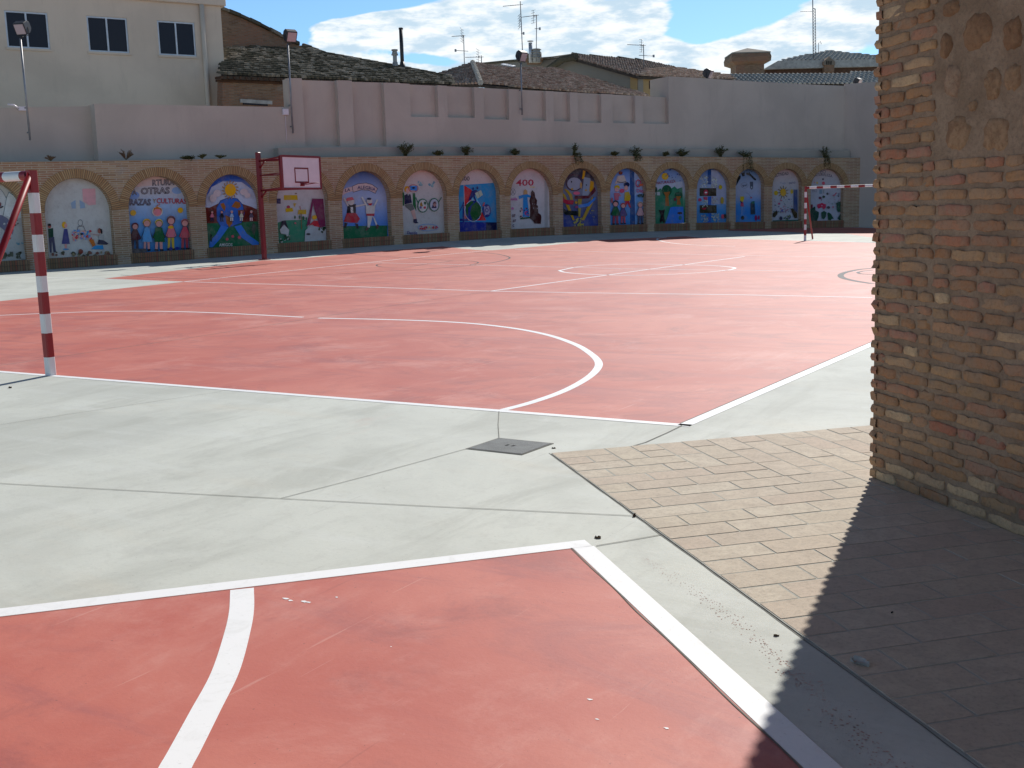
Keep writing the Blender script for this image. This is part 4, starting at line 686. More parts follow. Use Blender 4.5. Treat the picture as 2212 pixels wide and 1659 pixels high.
mural(I0+10, c6_, ['3c68b0', '7c90c0', '9ca4cc', '6c94cc', '4888c8', '3078b8'], [('P', '204880', [(595, 380), (670, 380), (690, 1370), (600, 1370)]), ('P', '9cacd0', [(670, 430), (860, 500), (870, 1370), (690, 1370)]), ('P', '6c9cd0', [(690, 850), (870, 850), (880, 1370), (690, 1370)]), ('P', 'c8b0a8', [(380, 500), (490, 490), (540, 620), (330, 640)]), ('E', '7c3428', 430, 450, 34, 32), ('P', 'c8a898', [(380, 500), (420, 560), (360, 640), (330, 640)]), ('S', '403c58', 14, [(370, 605), (450, 620), (520, 600)]), ('E', 'nv', 535, 655, 52, 44), ('E', 'd0948c', 525, 715, 34, 44), ('P', 'c8a010', [(500, 790), (570, 780), (605, 860), (595, 940), (490, 940)]), ('P', 'b82840', [(505, 940), (580, 940), (610, 1060), (580, 1055), (545, 980), (520, 1050), (495, 1050)]),
    ('E', 'c8a020', 365, 705, 48, 42), ('E', 'd89898', 360, 745, 36, 40), ('P', 'c05c74', [(310, 800), (400, 800), (435, 860), (395, 860), (390, 930), (320, 930)]), ('E', 'c84868', 450, 765, 44, 38), ('K', 0, 335, 945, 1350, 150, 'k', '145c34', 'a02848'), ('K', 0, 465, 985, 1340, 120, 'c04850', '5c4478', 'c04858'), ('K', 0, 762, 965, 1340, 130, 'c8a88c', 'c8989c', '404058'), ('E', 'c04850', 260, 930, 18, 50), ('O', 'b8304c', 725, 635, 34, 52, 16), ('E', 'c86040', 770, 660, 40, 20), ('T', 'b84c78', 'Dios', 695, 730, 845, 795), ('D', ['1c3c38'], (700, 830, 825, 868), 16, 17)], 'blue mural of a crowd of children standing on each other')
mural(I0+11, c6_, ['5878b4', '8898bc', 'b0b0c0', '5c9474', '2c7050', '1f6440'], [('P', 'b4b4c4', [(1040, 640), (1520, 600), (1530, 740), (1040, 740)]), ('P', '30785a', [(1040, 850), (1070, 770), (1130, 720), (1180, 760), (1330, 720), (1385, 685), (1430, 730), (1520, 700), (1540, 1370), (1040, 1370)]), ('E', 'd89c10', 1215, 510, 62, 62), ('E', 'e0a818', 1215, 510, 48, 48), ('T', '8c3450', 'NATURALEZA', 1065, 605, 1400, 655, -35), ('D', ['2c4888'], (1180, 395, 1480, 600), 14, 14), ('E', '145034', 1243, 760, 88, 100), ('P', 'a05c20', [(1190, 790), (1300, 780), (1270, 860), (1285, 1030), (1215, 1030), (1220, 860)]), ('E', '145034', 1450, 840, 72, 62), ('P', 'a05c20', [(1400, 860), (1490, 860), (1470, 920), (1490, 1010), (1420, 1010), (1425, 920)]), ('E', '14402c', 1048, 745, 26, 52),
    ('R', 'b0b4b8', 1065, 785, 1120, 845), ('E', '702838', 1385, 915, 26, 30), ('P', '3070c8', [(1210, 1350), (1260, 1200), (1300, 1060), (1350, 1045), (1530, 1045), (1545, 1345)]), ('E', '301820', 1468, 1158, 44, 22), ('E', '286c70', 1475, 1240, 28, 40), ('P', '201418', [(1095, 1100), (1150, 1110), (1205, 1090), (1185, 1200), (1210, 1320), (1180, 1330), (1160, 1290), (1130, 1335), (1115, 1300), (1135, 1200)])], 'mural of two trees and a blue pond below the word NATURALEZA')
mural(I0+12, cK, ['2c5ca0', '7c90b8', '98a4c0', '7ca0c8', '3c84c0', '2c80c0'], [('P', '1c4480', [(460, 140), (550, 140), (550, 560), (460, 560)]), ('P', '2c5cb0', [(465, 880), (555, 880), (555, 1590), (465, 1590)]), ('P', 'a4a4bc', [(555, 180), (700, 200), (880, 420), (930, 640), (930, 1080), (555, 1090)]), ('D', ['c4c4b8', '8c8c84', 'a8a89c', 'd0d0c4'], (270, 340, 460, 640), 60, 17), ('D', ['c4c4b8', '8c8c84', 'a8a89c', 'd0d0c4'], (555, 370, 710, 640), 50, 17), ('R', '382c1c', 245, 660, 685, 870), ('E', 'b02440', 410, 775, 60, 75), ('E', 'e0d8d8', 410, 778, 34, 20), ('E', 'c04460', 250, 970, 46, 44), ('P', 'b83c5c', [(340, 890), (450, 890), (440, 980), (350, 960)]), ('R', '38301c', 245, 1110, 690, 1320), ('P', 'a02438', [(280, 1200), (430, 1170), (380, 1240)]),
    ('D', ['c4c4b8', '94948c', 'b8b8ac'], (300, 985, 450, 1160), 35, 16), ('D', ['c4c4b8', 'a07478', 'b8b8ac'], (560, 890, 700, 1090), 35, 16), ('D', ['b0b0a8', '94a09c', '8c7c90'], (280, 1350, 460, 1560), 40, 17), ('D', ['b0b0a8', '94a09c'], (560, 1340, 740, 1560), 40, 20), ('E', 'b89c10', 785, 635, 46, 60), ('E', 'b09020', 828, 985, 44, 92), ('E', 'c84058', 845, 1410, 40, 60), ('E', '181c20', 905, 1405, 32, 60), ('E', '2c70b0', 430, 1380, 46, 40)], 'blue mural of brown boxes and small speckled shapes')
mural(I0+13, cK, ['3c5c84', '7888a4', 'a0a4b8', '9ca4c0', '4c88c4', '2c78c4', '2c80c4'], [('P', '14181c', [(1215, 600), (1235, 450), (1280, 330), (1335, 330), (1330, 400), (1270, 500)]), ('P', '14181c', [(1350, 260), (1440, 240), (1440, 340), (1380, 350)]), ('P', '14181c', [(1480, 250), (1570, 260), (1740, 420), (1740, 460), (1690, 450), (1580, 340), (1480, 300)]), ('O', '6c7080', 1435, 590, 88, 70, 8), ('D', ['505468'], (1380, 560, 1500, 610), 12, 14), ('P', '505460', [(1575, 490), (1660, 490), (1660, 660), (1625, 705), (1580, 660)]), ('E', 'a0a4b0', 1620, 640, 18, 26), ('P', 'c8a810', [(1320, 880), (1420, 880), (1420, 940), (1390, 1030), (1310, 990)]), ('P', '1c2040', [(1310, 995), (1390, 1035), (1340, 1050)]), ('P', 'b03860', [(1330, 1050), (1400, 1040), (1410, 1150), (1325, 1140)]), ('S', 'b0b8c4', 7, [(1345, 1150), (1345, 1380)]), ('S', 'b0b8c4', 7, [(1380, 1150), (1385, 1380)]),
    ('E', '101c18', 1380, 1445, 44, 50), ('S', '606890', 7, [(1460, 780), (1520, 800), (1600, 900)]), ('E', 'b85c70', 1605, 912, 26, 20), ('P', '283848', [(1585, 1060), (1640, 1020), (1695, 1060), (1710, 1350), (1590, 1355)]), ('P', '2c6858', [(1600, 1020), (1690, 1000), (1690, 1080), (1600, 1060)]), ('E', '8c2458', 1725, 1450, 34, 74), ('E', '8c2458', 1800, 1440, 26, 60)], 'blue mural with a lightly drawn speech bubble and a dark pillar')
mural(I0+14, cM, ['c49c98', 'b8acac', 'b0aeb4', 'b0b0b8', 'acacb4'], [('T', '3c3840', 'aCTIVIDAD', 165, 285, 520, 370, -60, 12), ('T', '9090a0', 'Yoga', 290, 490, 450, 560), ('T', '706c80', 'sano', 525, 500, 700, 550, -20), ('E', 'c8a418', 190, 780, 54, 60), ('E', 'c8a418', 600, 740, 36, 62)]+[('S', '6c5820', 18, [(370+70*math.cos(q), 760+85*math.sin(q)), (370+140*math.cos(q), 760+165*math.sin(q))]) for q in np.arange(.2, 6.3, .57)]+[('E', 'd09c10', 370, 765, 76, 100), ('P', '3c4c78', [(640, 690), (740, 690), (745, 1300), (640, 1200)]),
    ('D', ['5c5880', '48587c', '9c5074', 'b05c70', '5c8070'], (120, 930, 640, 1290), 60, 15), ('E', 'b04c74', 260, 1058, 28, 28), ('E', '44509c', 335, 1245, 24, 28), ('P', '342c14', [(100, 1400), (100, 1310), (180, 1240), (225, 1270), (210, 1340), (140, 1420)]), ('P', '3c3018', [(560, 1190), (620, 1180), (735, 1310), (735, 1430), (660, 1440)]), ('E', '181c44', 305, 1440, 40, 52), ('D', ['3c6040', '3c4c60', '5c6c40'], (370, 1340, 560, 1470), 14, 22), ('P', '28584c', [(90, 1495), (760, 1475), (760, 1590), (90, 1600)])], 'white mural of a spiky sun above scattered dots and flowers')
mural(I0+15, cM, ['c4a4a0', 'b4acb0', 'b0aeb8', 'b0b0bc', 'b0b0bc'], [('T', '6c6878', 'PO', 1350, 180, 1495, 270), ('T', '58505c', 'NATURALEZA', 1150, 295, 1665, 365, 15, 38), ('E', '3c2c44', 1418, 418, 22, 26), ('E', 'c84c5c', 1430, 525, 40, 44), ('E', 'c8a860', 1265, 515, 26, 28), ('E', 'c8888c', 1195, 505, 20, 20), ('T', '8c8898', 'PAZ', 1140, 690, 1270, 760), ('R', '7c90a0', 1320, 690, 1395, 800), ('S', '4c6850', 10, [(1430, 700), (1435, 790)]), ('E', '4c2c48', 1530, 800, 28, 32), ('P', 'b8586c', [(1680, 850), (1760, 760), (1775, 780), (1700, 870)]), ('S', '38404c', 14, [(1830, 790), (1820, 880), (1790, 850)]),
    ('E', '60384c', 1335, 908, 40, 34), ('E', '38483c', 1430, 880, 38, 34), ('S', '8c4c5c', 14, [(1380, 930), (1370, 980)]), ('P', 'c02c50', [(1260, 1080), (1380, 1040), (1490, 1080), (1480, 1160), (1430, 1215), (1380, 1150), (1290, 1190), (1255, 1130)]), ('E', 'd0a0b0', 1382, 1108, 16, 16), ('E', '382c40', 1550, 1158, 44, 36), ('E', 'b06078', 1672, 1148, 22, 26), ('P', '6c2c38', [(1075, 1080), (1140, 1080), (1140, 1170), (1075, 1200)]), ('P', '1c4438', [(1075, 1200), (1200, 1130), (1210, 1230), (1300, 1280), (1290, 1400), (1250, 1540), (1090, 1540)]), ('P', '204c3c', [(1360, 1290), (1430, 1240), (1500, 1290), (1480, 1400), (1430, 1470), (1370, 1440)]),
    ('P', '204c38', [(1520, 1320), (1550, 1280), (1620, 1330), (1690, 1460), (1640, 1450), (1600, 1500), (1540, 1480)]), ('P', '205040', [(1740, 1040), (1860, 1000), (1860, 1260), (1820, 1290), (1770, 1230), (1760, 1100)]), ('P', '1c4438', [(1780, 1440), (1870, 1310), (1870, 1510), (1830, 1490)]), ('D', ['b06078', '605870', '5c7c60'], (1500, 660, 1850, 1150), 24, 14)], 'white mural of leaves and a pink flower above the far end, behind a goal crossbar')
# plain panels in the openings left of the picture
for i in (0, 1):
    m = MB(); sa, sb = ops[i]; m.face([W(sa-.05, REC, SILL-.02), W(sb+.05, REC, SILL-.02), W(sb+.05, REC, ZC+.06), W(sa-.05, REC, ZC+.06)], col=cc('w2')); m.build('mural', MT['mural'], arc_root)
    ringmesh(sa, sb).build('arch_ring', MT['arch'], arc_root, recalc=False)
# ================================================================== BUILDINGS BEHIND
class VP:       # vertical plane through two picture columns at given distances
    def __init__(s, xa, da, xb, db):
        s.a = PD(xa, 150, da); s.b = PD(xb, 150, db); s.d = s.b-s.a; s.d[2] = 0; s.d /= np.linalg.norm(s.d); s.n = np.array([-s.d[1], s.d[0], 0])
        if np.dot(s.n, s.a-CAM) < 0: s.n = -s.n
    def __call__(s, x, y, back=0.):
        r_ = ray(x, y); t = np.dot(s.a+s.n*back-CAM, s.n)/np.dot(r_, s.n); return CAM+r_*t
class GP:       # general plane through three points
    def __init__(s, a, b, c): s.a = np.array(a); s.n = np.cross(np.array(b)-s.a, np.array(c)-s.a); s.n /= np.linalg.norm(s.n); s.n *= np.sign(s.n[2]) or 1
    def __call__(s, x, y): r_ = ray(x, y); return CAM+r_*(np.dot(s.a-CAM, s.n)/np.dot(r_, s.n))
def wallpoly(vp, px, th, name, mat, par, back=0.):
    m = MB(); pts = [vp(x, y, back) for x, y in px]
    m.extr(pts, vp.n*th); o = None
    for i in range(len(m.f)):     # metre-true UVs
        for j, vi in enumerate(m.f[i]):
            p = np.array(m.v[vi]); m.uv[i] = list(m.uv[i]); m.uv[i][j] = (float(np.dot(p-vp.a, vp.d)+np.dot(p-vp.a, vp.n)), float(p[2]))
    return m.build(name, mat, par)
def inside(p, poly):
    c = False
    for i in range(len(poly)):
        a_, b_ = poly[i], poly[i-1]
        if (a_[1] > p[1]) != (b_[1] > p[1]) and p[0] < (b_[0]-a_[0])*(p[1]-a_[1])/(b_[1]-a_[1])+a_[0]: c = not c
    return c
def roof(pts, u0, u1, name, mat, par, cw=.25, rl=.37, jit=1., thick=.15, sk=0.):
    pts = [np.array(p, float) for p in pts]; O = np.array(u0, float); U = np.array(u1, float)-O; U /= np.linalg.norm(U)
    n_ = np.cross(pts[1]-pts[0], pts[2]-pts[0]); n_ /= np.linalg.norm(n_); n_ *= 1 if n_[2] > 0 else -1
    U = U-n_*np.dot(U, n_); U /= np.linalg.norm(U)
    V = np.cross(n_, U); V = V if V[2] > 0 else -V
    if sk: V = V+U*sk; V /= np.linalg.norm(V)
    base = MB(); base.extr([p-n_*.02 for p in pts], -n_*thick)
    M_ = np.array([U, V]).T
    uvp = [tuple(np.linalg.lstsq(M_, p-O, rcond=None)[0]) for p in pts]
    us, vs = [q[0] for q in uvp], [q[1] for q in uvp]; m = MB()
    u = math.floor(min(us)/cw)*cw
    while u < max(us):
        v = min(vs)-rl*.25; ju = random.gauss(0, .010)*jit
        while v < max(vs):
            if inside((u+cw/2, v+rl*.6), uvp):
                w_ = cw*.36*(1+random.gauss(0, .08)*jit); hh_ = .125+random.gauss(0, .010)*jit; uu = u+cw/2+ju+random.gauss(0, .008)*jit; l_ = rl*1.12; tl = random.gauss(0, .02)*jit
                A, B = [], []
                for k in range(5):
                    t = math.pi*k/4; A.append(O+U*(uu-w_*math.cos(t))+V*(v+tl)+n_*(hh_*math.sin(t)*1.05+.045)); B.append(O+U*(uu+tl*.5-w_*.82*math.cos(t))+V*(v+l_)+n_*(hh_*.8*math.sin(t)+.0))
                for k in range(4): m.face([A[k], A[k+1], B[k+1], B[k]], smooth=True)
                m.face(A[::-1])
            v += rl
        u += cw
    r_ = base.build(name, MT['tilebase'], par); t_ = m.build('tiles', mat, r_, merge=True, recalc=False); return r_
random.seed(21)
# cream building with three windows
v1 = VP(9, 44.8, 425, 49); b1 = empty('rendered_building', v1(300, 230), 'cream rendered building with three sliding windows at upper left', 'building')
wr = {'a': ((14, 34), (145, 37.5), (159, 159), (21, 155)), 'b': ((277, 51), (411, 55), (414, 170), (282, 166)), 'c': ((501, 65), (621, 70), (627, 179), (507, 175))}
W_ = {k: [S(*p) for p in q] for k, q in wr.items()}
W_['a'] = [(11, 23), (104, 26), (107.5, 106.5), (14, 104)]; W_['b'] = [(187.5, 34.5), (275.5, 38), (278.5, 115), (191.5, 112)]; W_['c'] = [(340, 44.5), (421, 48), (424, 121), (343.5, 118)]
top = [(-420, -32), (480.5, 2.5)]; bot = 330
def uvof(p): q = v1(*p)-v1.a; return float(np.dot(q, v1.d)), float(q[2]+v1.a[2])
rects = []
for k in 'abc':
    q = [uvof(p) for p in W_[k]]; u0 = (q[0][0]+q[3][0])/2; u1 = (q[1][0]+q[2][0])/2; z0 = (q[2][1]+q[3][1])/2; z1 = (q[0][1]+q[1][1])/2; rects.append((u0, u1, z0, z1))
cor = uvof((482, 100))[0]; ztop = uvof((480, 8))[1]
m = MB(); P1 = lambda u, z, b=0.: np.array([v1.a[0], v1.a[1], 0])+v1.d*u+v1.n*b+np.array([0, 0, z])
us = sorted([-16.]+[q for r_ in rects for q in r_[:2]]+[cor]); zs_ = [-.2]+[sum(r_[2] for r_ in rects)/3, sum(r_[3] for r_ in rects)/3]+[ztop]
rects = [(r_[0], r_[1], zs_[1], zs_[2]) for r_ in rects]; print('building top', ztop, 'windows', rects)
for i in range(len(us)-1):
    for j in range(3):
        if j == 1 and any(abs(us[i]-r_[0]) < 1e-6 for r_ in rects): continue
        m.face([P1(us[i], zs_[j]), P1(us[i+1], zs_[j]), P1(us[i+1], zs_[j+1]), P1(us[i], zs_[j+1])])
for u0, u1, z0, z1 in rects:
    for a_, b_ in (((u0, z0), (u1, z0)), ((u1, z0), (u1, z1)), ((u1, z1), (u0, z1)), ((u0, z1), (u0, z0))): m.face([P1(*a_), P1(*b_), P1(*b_, .25), P1(*a_, .25)])
m.face([P1(cor, -.2), P1(cor, -.2, 9), P1(cor, ztop, 9), P1(cor, ztop)]); m.face([P1(-16, ztop), P1(cor, ztop), P1(cor, ztop, 9), P1(-16, ztop, 9)])
m.face([P1(-16, -.2), P1(-16, -.2, 9), P1(-16, ztop, 9), P1(-16, ztop)]); m.face([P1(-16, -.2, 9), P1(cor, -.2, 9), P1(cor, ztop, 9), P1(-16, ztop, 9)])
m.build('wall', MT['build'], b1, recalc=False)
m = MB(); m.box(P1(-16.2, ztop-.12, -.18), v1.d*(cor+16.4), v1.n*9.4, (0, 0, .28)); m.build('cornice', MT['build'], b1, bevel=.02)
for u0, u1, z0, z1 in rects:
    m = MB(); t = .07
    for a_ in ((u0, u0+t, z0, z1), (u1-t, u1, z0, z1), (u0+t, u1-t, z0, z0+t), (u0+t, u1-t, z1-t, z1), ((u0+u1)/2-.035-.02, (u0+u1)/2+.035-.02, z0+t, z1-t)):
        m.box(P1(a_[0], a_[2], .05), v1.d*(a_[1]-a_[0]), v1.n*.07, (0, 0, a_[3]-a_[2]))
    fr = m.build('window', MT['alu'], b1); m = MB(); m.face([P1(u0+.03, z0+.03, .1), P1(u1-.03, z0+.03, .1), P1(u1-.03, z1-.03, .1), P1(u0+.03, z1-.03, .1)]); m.build('pane', MT['glass'], fr)
    m = MB(); m.box(P1(u0-.06, z0-.09, -.06), v1.d*(u1-u0+.12), v1.n*.14, (0, 0, .09)); m.build('sill', MT['build'], fr)
ud = (uvof((438, 60))[0]+uvof((446, 200))[0])/2; m = MB(); m.tube([P1(ud, 2, -.1), P1(ud, ztop-.13, -.1)], .11, 10); m.build('drainpipe', MT['build'], b1)
# brick house with the mossy roof
v2 = VP(487, 47.5, 975, 57.5); h1 = empty('brick_house', v2(700, 230), 'old brick house with a mossy tiled roof sloping down beside the cream building', 'house')
E0, E1 = v2(478, 162), v2(977, 183); T0 = PD(480, 104, 52.5)
gp2 = GP(E0, E1, T0)
rp = [E0, E1, gp2(973, 171), gp2(850, 146), gp2(700, 119), gp2(655, 101), gp2(480, 105)]
roof(rp, E0, E1, 'roof', MT['tile_old'], h1, sk=-.35)
wallpoly(v2, [(478, 420), (1000, 440), (972, 188), (481, 166)], .4, 'wall', MT['hbrick'], h1, back=.45)
m = MB()
for t in np.linspace(0, 1, 46): p = E0+(E1-E0)*t+np.array([0, 0, -.13]); m.box(p, v2.d*.07, v2.n*.5, (0, 0, .09))
m.box(E0+v2.n*.35+np.array([0, 0, -.25]), E1-E0, v2.n*.12, (0, 0, .1)); m.build('rafters', MT['wood'], h1)
m = MB(); w0 = v2(526, 226, .40); m.box(w0, v2.d*1.3, v2.n*.05, (0, 0, .16)); m.build('window', MT['glass'], h1)
m = MB(); m.box(v2(520, 221.5, .38), v2.d*1.7, v2.n*.08, (0, 0, .16)); m.build('lintel', MT['ledge'], h1)
v2b = VP(480, 53.0, 660, 56.8); g1 = wallpoly(v2b, [(474, 130), (662, 118), (652, 101), (641, 94.5), (605, 78), (560, 53), (520, 36), (474, 19)], 5, 'gable', MT['hbrick'], h1)
m = MB()
for i, (a_, b_) in enumerate(zip([(474, 17), (497, 26.5), (520, 35), (542, 45), (563, 54.5), (585, 66), (606, 77.5), (625, 86.5)], [(499, 27), (521, 36), (544, 46), (565, 56), (587, 67), (608, 78), (628, 88), (648, 97)])):
    A, B = v2b(*a_, -.2), v2b(*b_, -.2); m.box(A, B-A, v2b.n*5.6, (0, 0, .13+.03*(i % 2)))
m.build('verge_tiles', MT['tile_old'], h1)
m = MB(); hp = [gp2(655, 99), gp2(700, 117), gp2(760, 128), gp2(850, 144), gp2(973, 168)]
for a_, b_ in zip(hp, hp[1:]):
    k_ = max(1, int(np.linalg.norm(b_-a_)/.4))
    for q in range(k_):
        p, r_ = a_+(b_-a_)*q/k_, a_+(b_-a_)*(q+1.15)/k_; m.tube([p+np.array([0, 0, .03]), r_+np.array([0, 0, .06])], .11*random.uniform(.9, 1.1), 7)
m.build('ridge_tiles', MT['tile_old'], h1)
def chim(par, gpl, px, r_, mat, name, cap=None):
    P = gpl(px[0][0], px[0][1]); q = np.array([ray(*px[0]), ]); dist = np.dot(P-CAM, fw); Q = PD(px[1][0], px[1][1], dist)
    m = MB(); m.tube([P-np.array([0, 0, .3]), np.array([P[0], P[1], Q[2]])], r_, 10)
    if cap == 'pot':
        for z, k_ in ((.0, 1.5), (-.12, 1.25), (-.22, 1.6)): m.tube([np.array([P[0], P[1], Q[2]+z]), np.array([P[0], P[1], Q[2]+z+.08])], r_*k_, 10)
        m.tube([P-np.array([0, 0, .3]), P+np.array([0, 0, .3])], r_*1.9, 10, r2=r_*1.2)
    if cap == 'flue': m.tube([P-np.array([0, 0, .3]), P+np.array([0, 0, .35])], r_*2.6, 10, r2=r_*1.1); m.tube([np.array([P[0], P[1], Q[2]-.06]), np.array([P[0], P[1], Q[2]+.02])], r_*1.2, 10)
    if cap == 'cowl':
        for z in np.arange(0, Q[2]-P[2], .17): m.tube([P+np.array([0, 0, z]), P+np.array([0, 0, z+.06])], r_*1.35, 12, r2=r_*1.1)
    if cap == 'hat': m.tube([np.array([P[0], P[1], Q[2]+.08]), np.array([P[0], P[1], Q[2]+.12])], r_*1.6, 10)
    return m.build(name, mat, par)
roofA = [o for o in h1.children if o.name.startswith('roof')][0]
def rp_(x, y): return gp2(x, y)
chim(h1, rp_, ((854, 147), (852.5, 111)), .11, MT['ledge'], 'chimney_pot', 'pot'); chim(h1, rp_, ((869.5, 148), (868, 63)), .10, MT['dark'], 'flue_pipe', 'flue')
# reddish tiled house in the centre
h2 = empty('tiled_house', PD(1150, 230, 68), 'low house with a faded pink tiled hip roof behind the middle of the wall', 'house')
eL, eM, eR = PD(972, 184, 64), PD(1038, 182, 62.5), PD(1400, 210, 68); ap = PD(1021, 137, 69)
gl = GP(eL, eM, ap); gr_ = GP(eM, eR, ap)
roof([eL, eM, ap, gl(948, 160)], eL, eM, 'roof', MT['tile_pink'], h2, sk=-.1)
roof([eM, gr_(1091, 187), gr_(1197, 196), eR, gr_(1378, 201), gr_(1196, 149), gr_(1096, 148.5), ap], eM, eR, 'roof', MT['tile_pink'], h2, sk=-.7)
m = MB(); k_ = 16
for q in range(k_):
    a_ = eM+(ap-eM)*q/k_; b_ = eM+(ap-eM)*(q+1.2)/k_; m.tube([a_+np.array([0, 0, .10]), b_+np.array([0, 0, .05])], .17, 8)
m.build('ridge_tiles', MT['tile_grey'], h2)
m = MB(); m.extr([eL+fw*.3-np.array([0, 0, .15]), eM+fw*.3-np.array([0, 0, .15]), eR+fw*.3-np.array([0, 0, .15]), eR+fw*.3-np.array([0, 0, 8]), eM+fw*.3-np.array([0, 0, 8]), eL+fw*.3-np.array([0, 0, 8])], fw*np.array([1, 1, 0])*.5); m.build('wall', MT['ochre'], h2)
m = MB(); sk_ = [gr_(1086, 144.2), gr_(1113, 149), gr_(1107, 150.6), gr_(1081, 146)]; m.extr([p+gr_.n*.16 for p in sk_], gr_.n*.06); m.build('skylight', MT['gwhite'], h2)
# grey house behind
h3 = empty('grey_house', PD(1250, 230, 76), 'grey walled house with a long tiled roof rising behind the pink tiled one', 'house')
v3 = VP(1059, 80, 1234, 76); wallpoly(v3, [(1045, 200), (1236, 200), (1236, 122), (1195, 128), (1130, 132), (1052, 138)], 4, 'wall', MT['hwall'], h3)
m = MB()
for a_, b_ in zip([(1040, 139.5), (1100, 133.5), (1150, 130), (1195, 126)], [(1101, 133.5), (1151, 130), (1196, 126), (1238, 120)]): A, B = v3(*a_, -.15), v3(*b_, -.15); m.box(A, B-A, v3.n*4.4, (0, 0, .14))
m.build('parapet_tiles', MT['tile_old'], h3)
v3b = VP(1213, 75, 1378, 70); wallpoly(v3b, [(1190, 240), (1379, 240), (1378, 162), (1300, 138), (1234, 122), (1210, 135), (1190, 145)], .5, 'wall', MT['hwall'], h3)
v3c = VP(1376, 70, 1440, 73); wallpoly(v3c, [(1376, 260), (1560, 260), (1560, 170), (1376, 161)], .5, 'wall', MT['ochre'], h3)
m = MB(); q = v3c(1402, 192); m.box(q-v3c.n*.05, v3c.d*1.1, v3c.n*.05, (0, 0, .5)); m.build('door', MT['wood'], h3)
rA, rB, rC = v3b(1232, 124, -.4), v3b(1378, 164.5, -.4), PD(1457, 147, 80); g3 = GP(rA, rB, rC)
rD = v3c(1585, 172, -.4); g3b = GP(rB, rD, PD(1460, 147.5, 78))
roof([rA, rB, g3(1457, 150), g3(1457, 146.5), g3(1405, 136), g3(1320, 126), g3(1233, 119.5)], rA, rB, 'roof', MT['tile_pink'], h3, sk=-.3)
roof([rB, v3c(1585, 172, -.4), g3b(1570, 163), g3b(1457, 147), g3b(1400, 150)], rB, rD, 'roof', MT['tile_pink'], h3, sk=-.6)
m = MB()
for x0, x1, y0, y1 in ((1236, 1282, 119.5, 124.5), (1275, 1323, 123.5, 127.5), (1335, 1375, 127.5, 131.5), (1372, 1407, 131, 136)): A, B = g3(x0, y0), g3(x1, y1); m.tube([A+np.array([0, 0, .1]), B+np.array([0, 0, .02])], .12, 7)
m.build('ridge_tiles', MT['tile_old'], h3)
m = MB(); A, B, C_ = v3b(1185, 150, -.6), v3b(1215, 128, -.6), v3b(1245, 122, -.6); m.tube([A, B, C_], .25, 8); m.build('verge_tiles', MT['tile_old'], h3)
fl = lambda x, y: PD(x, y, 74)
m = MB(); m.box(PD(1139, 135, 76), rt*.0+np.array([rt[0], rt[1], 0])*1.0, np.array([fw[0], fw[1], 0])*1.2, (0, 0, .6)); m.box(PD(1136, 129, 75.9), np.array([rt[0], rt[1], 0])*1.2, np.array([fw[0], fw[1], 0])*1.4, (0, 0, .12)); m.build('chimney_stack', MT['hbrick'], h3)
chim(h3, fl, ((1146.5, 125), (1146.5, 93)), .13, MT['alu'], 'flue_pipe', 'hat'); chim(h3, fl, ((1158.5, 125), (1158.5, 106)), .27, MT['ledge'], 'chimney_cowl', 'cowl')
# corrugated roof in front of the tower, tower and big roof
h4 = empty('long_roofed_building', PD(1740, 200, 82), 'long building with a regular grey ribbed tile roof behind the right half of the wall', 'building')
a4, b4, c4 = PD(1560, 182, 80), PD(2100, 180, 80), PD(1573, 163, 84); g4 = GP(a4, b4, c4)
roof([a4, b4, g4(2100, 153.5), g4(1573, 162.7)], a4, b4, 'roof', MT['tile_grey'], h4, cw=.34, rl=1.0, jit=.1)
m = MB(); m.box(a4+fw*.4-np.array([0, 0, 9]), b4-a4, np.array([fw[0], fw[1], 0])*4, (0, 0, 8.9)); m.build('wall', MT['hwall'], h4)
t1 = empty('brick_tower', PD(1621, 170, 92), 'square brick tower with a flared cap and low pyramid roof', 'tower')
D_ = 92.; bx = lambda x, y, d=D_: PD(x, y, d); hr = np.array([rt[0], rt[1], 0]); hf = np.array([fw[0], fw[1], 0]); hr /= np.linalg.norm(hr); hf /= np.linalg.norm(hf)
cT = bx(1620.5, 163); px2 = D_/F; zf = lambda y: bx(1620, y)[2]
def ring(hw, z): return [cT*[1, 1, 0]+hr*sx*hw+hf*(sy*hw+1.2)+np.array([0, 0, z]) for sx, sy in ((-1, -1), (1, -1), (1, 1), (-1, 1))]
def loft(rs, m):
    for a_, b_ in zip(rs, rs[1:]):
        for k_ in range(4): l_ = float(np.linalg.norm(a_[k_]-a_[(k_+1) % 4])); m.face([a_[k_], a_[(k_+1) % 4], b_[(k_+1) % 4], b_[k_]], [(0, a_[k_][2]), (l_, a_[k_][2]), (l_, b_[k_][2]), (0, b_[k_][2])])
m = MB(); loft([ring(30.2*px2, 0), ring(30.2*px2, zf(140)), ring(42*px2, zf(134)), ring(43*px2, zf(124.5)), ring(40.5*px2, zf(117))], m); m.build('shaft', MT['hbrick'], t1, recalc=False)
m = MB(); loft([ring(41.5*px2, zf(117)), ring(41.5*px2, zf(114.5)), ring(.02, zf(101))], m); m.build('roof', MT['hwall'], t1, recalc=False)
h5 = empty('hipped_building', PD(1790, 170, 100), 'large building with a ribbed hip roof over a dark eave at the far right', 'building')
a5, b5, c5 = PD(1681, 131.5, 98), PD(2060, 124.5, 98), PD(1789, 110.3, 106); g5 = GP(a5, b5, c5)
roof([a5, b5, g5(2060, 122), g5(1905, 122.5), c5], a5, b5, 'roof', MT['tile_grey'], h5, cw=.4, rl=1.1, jit=.1)
v5 = VP(1681, 97.5, 2060, 97.5); wallpoly(v5, [(1681, 131), (2080, 124.5), (2080, 138.5), (1650, 149.5)], 5, 'parapet', MT['ledge'], h5, back=-.6)
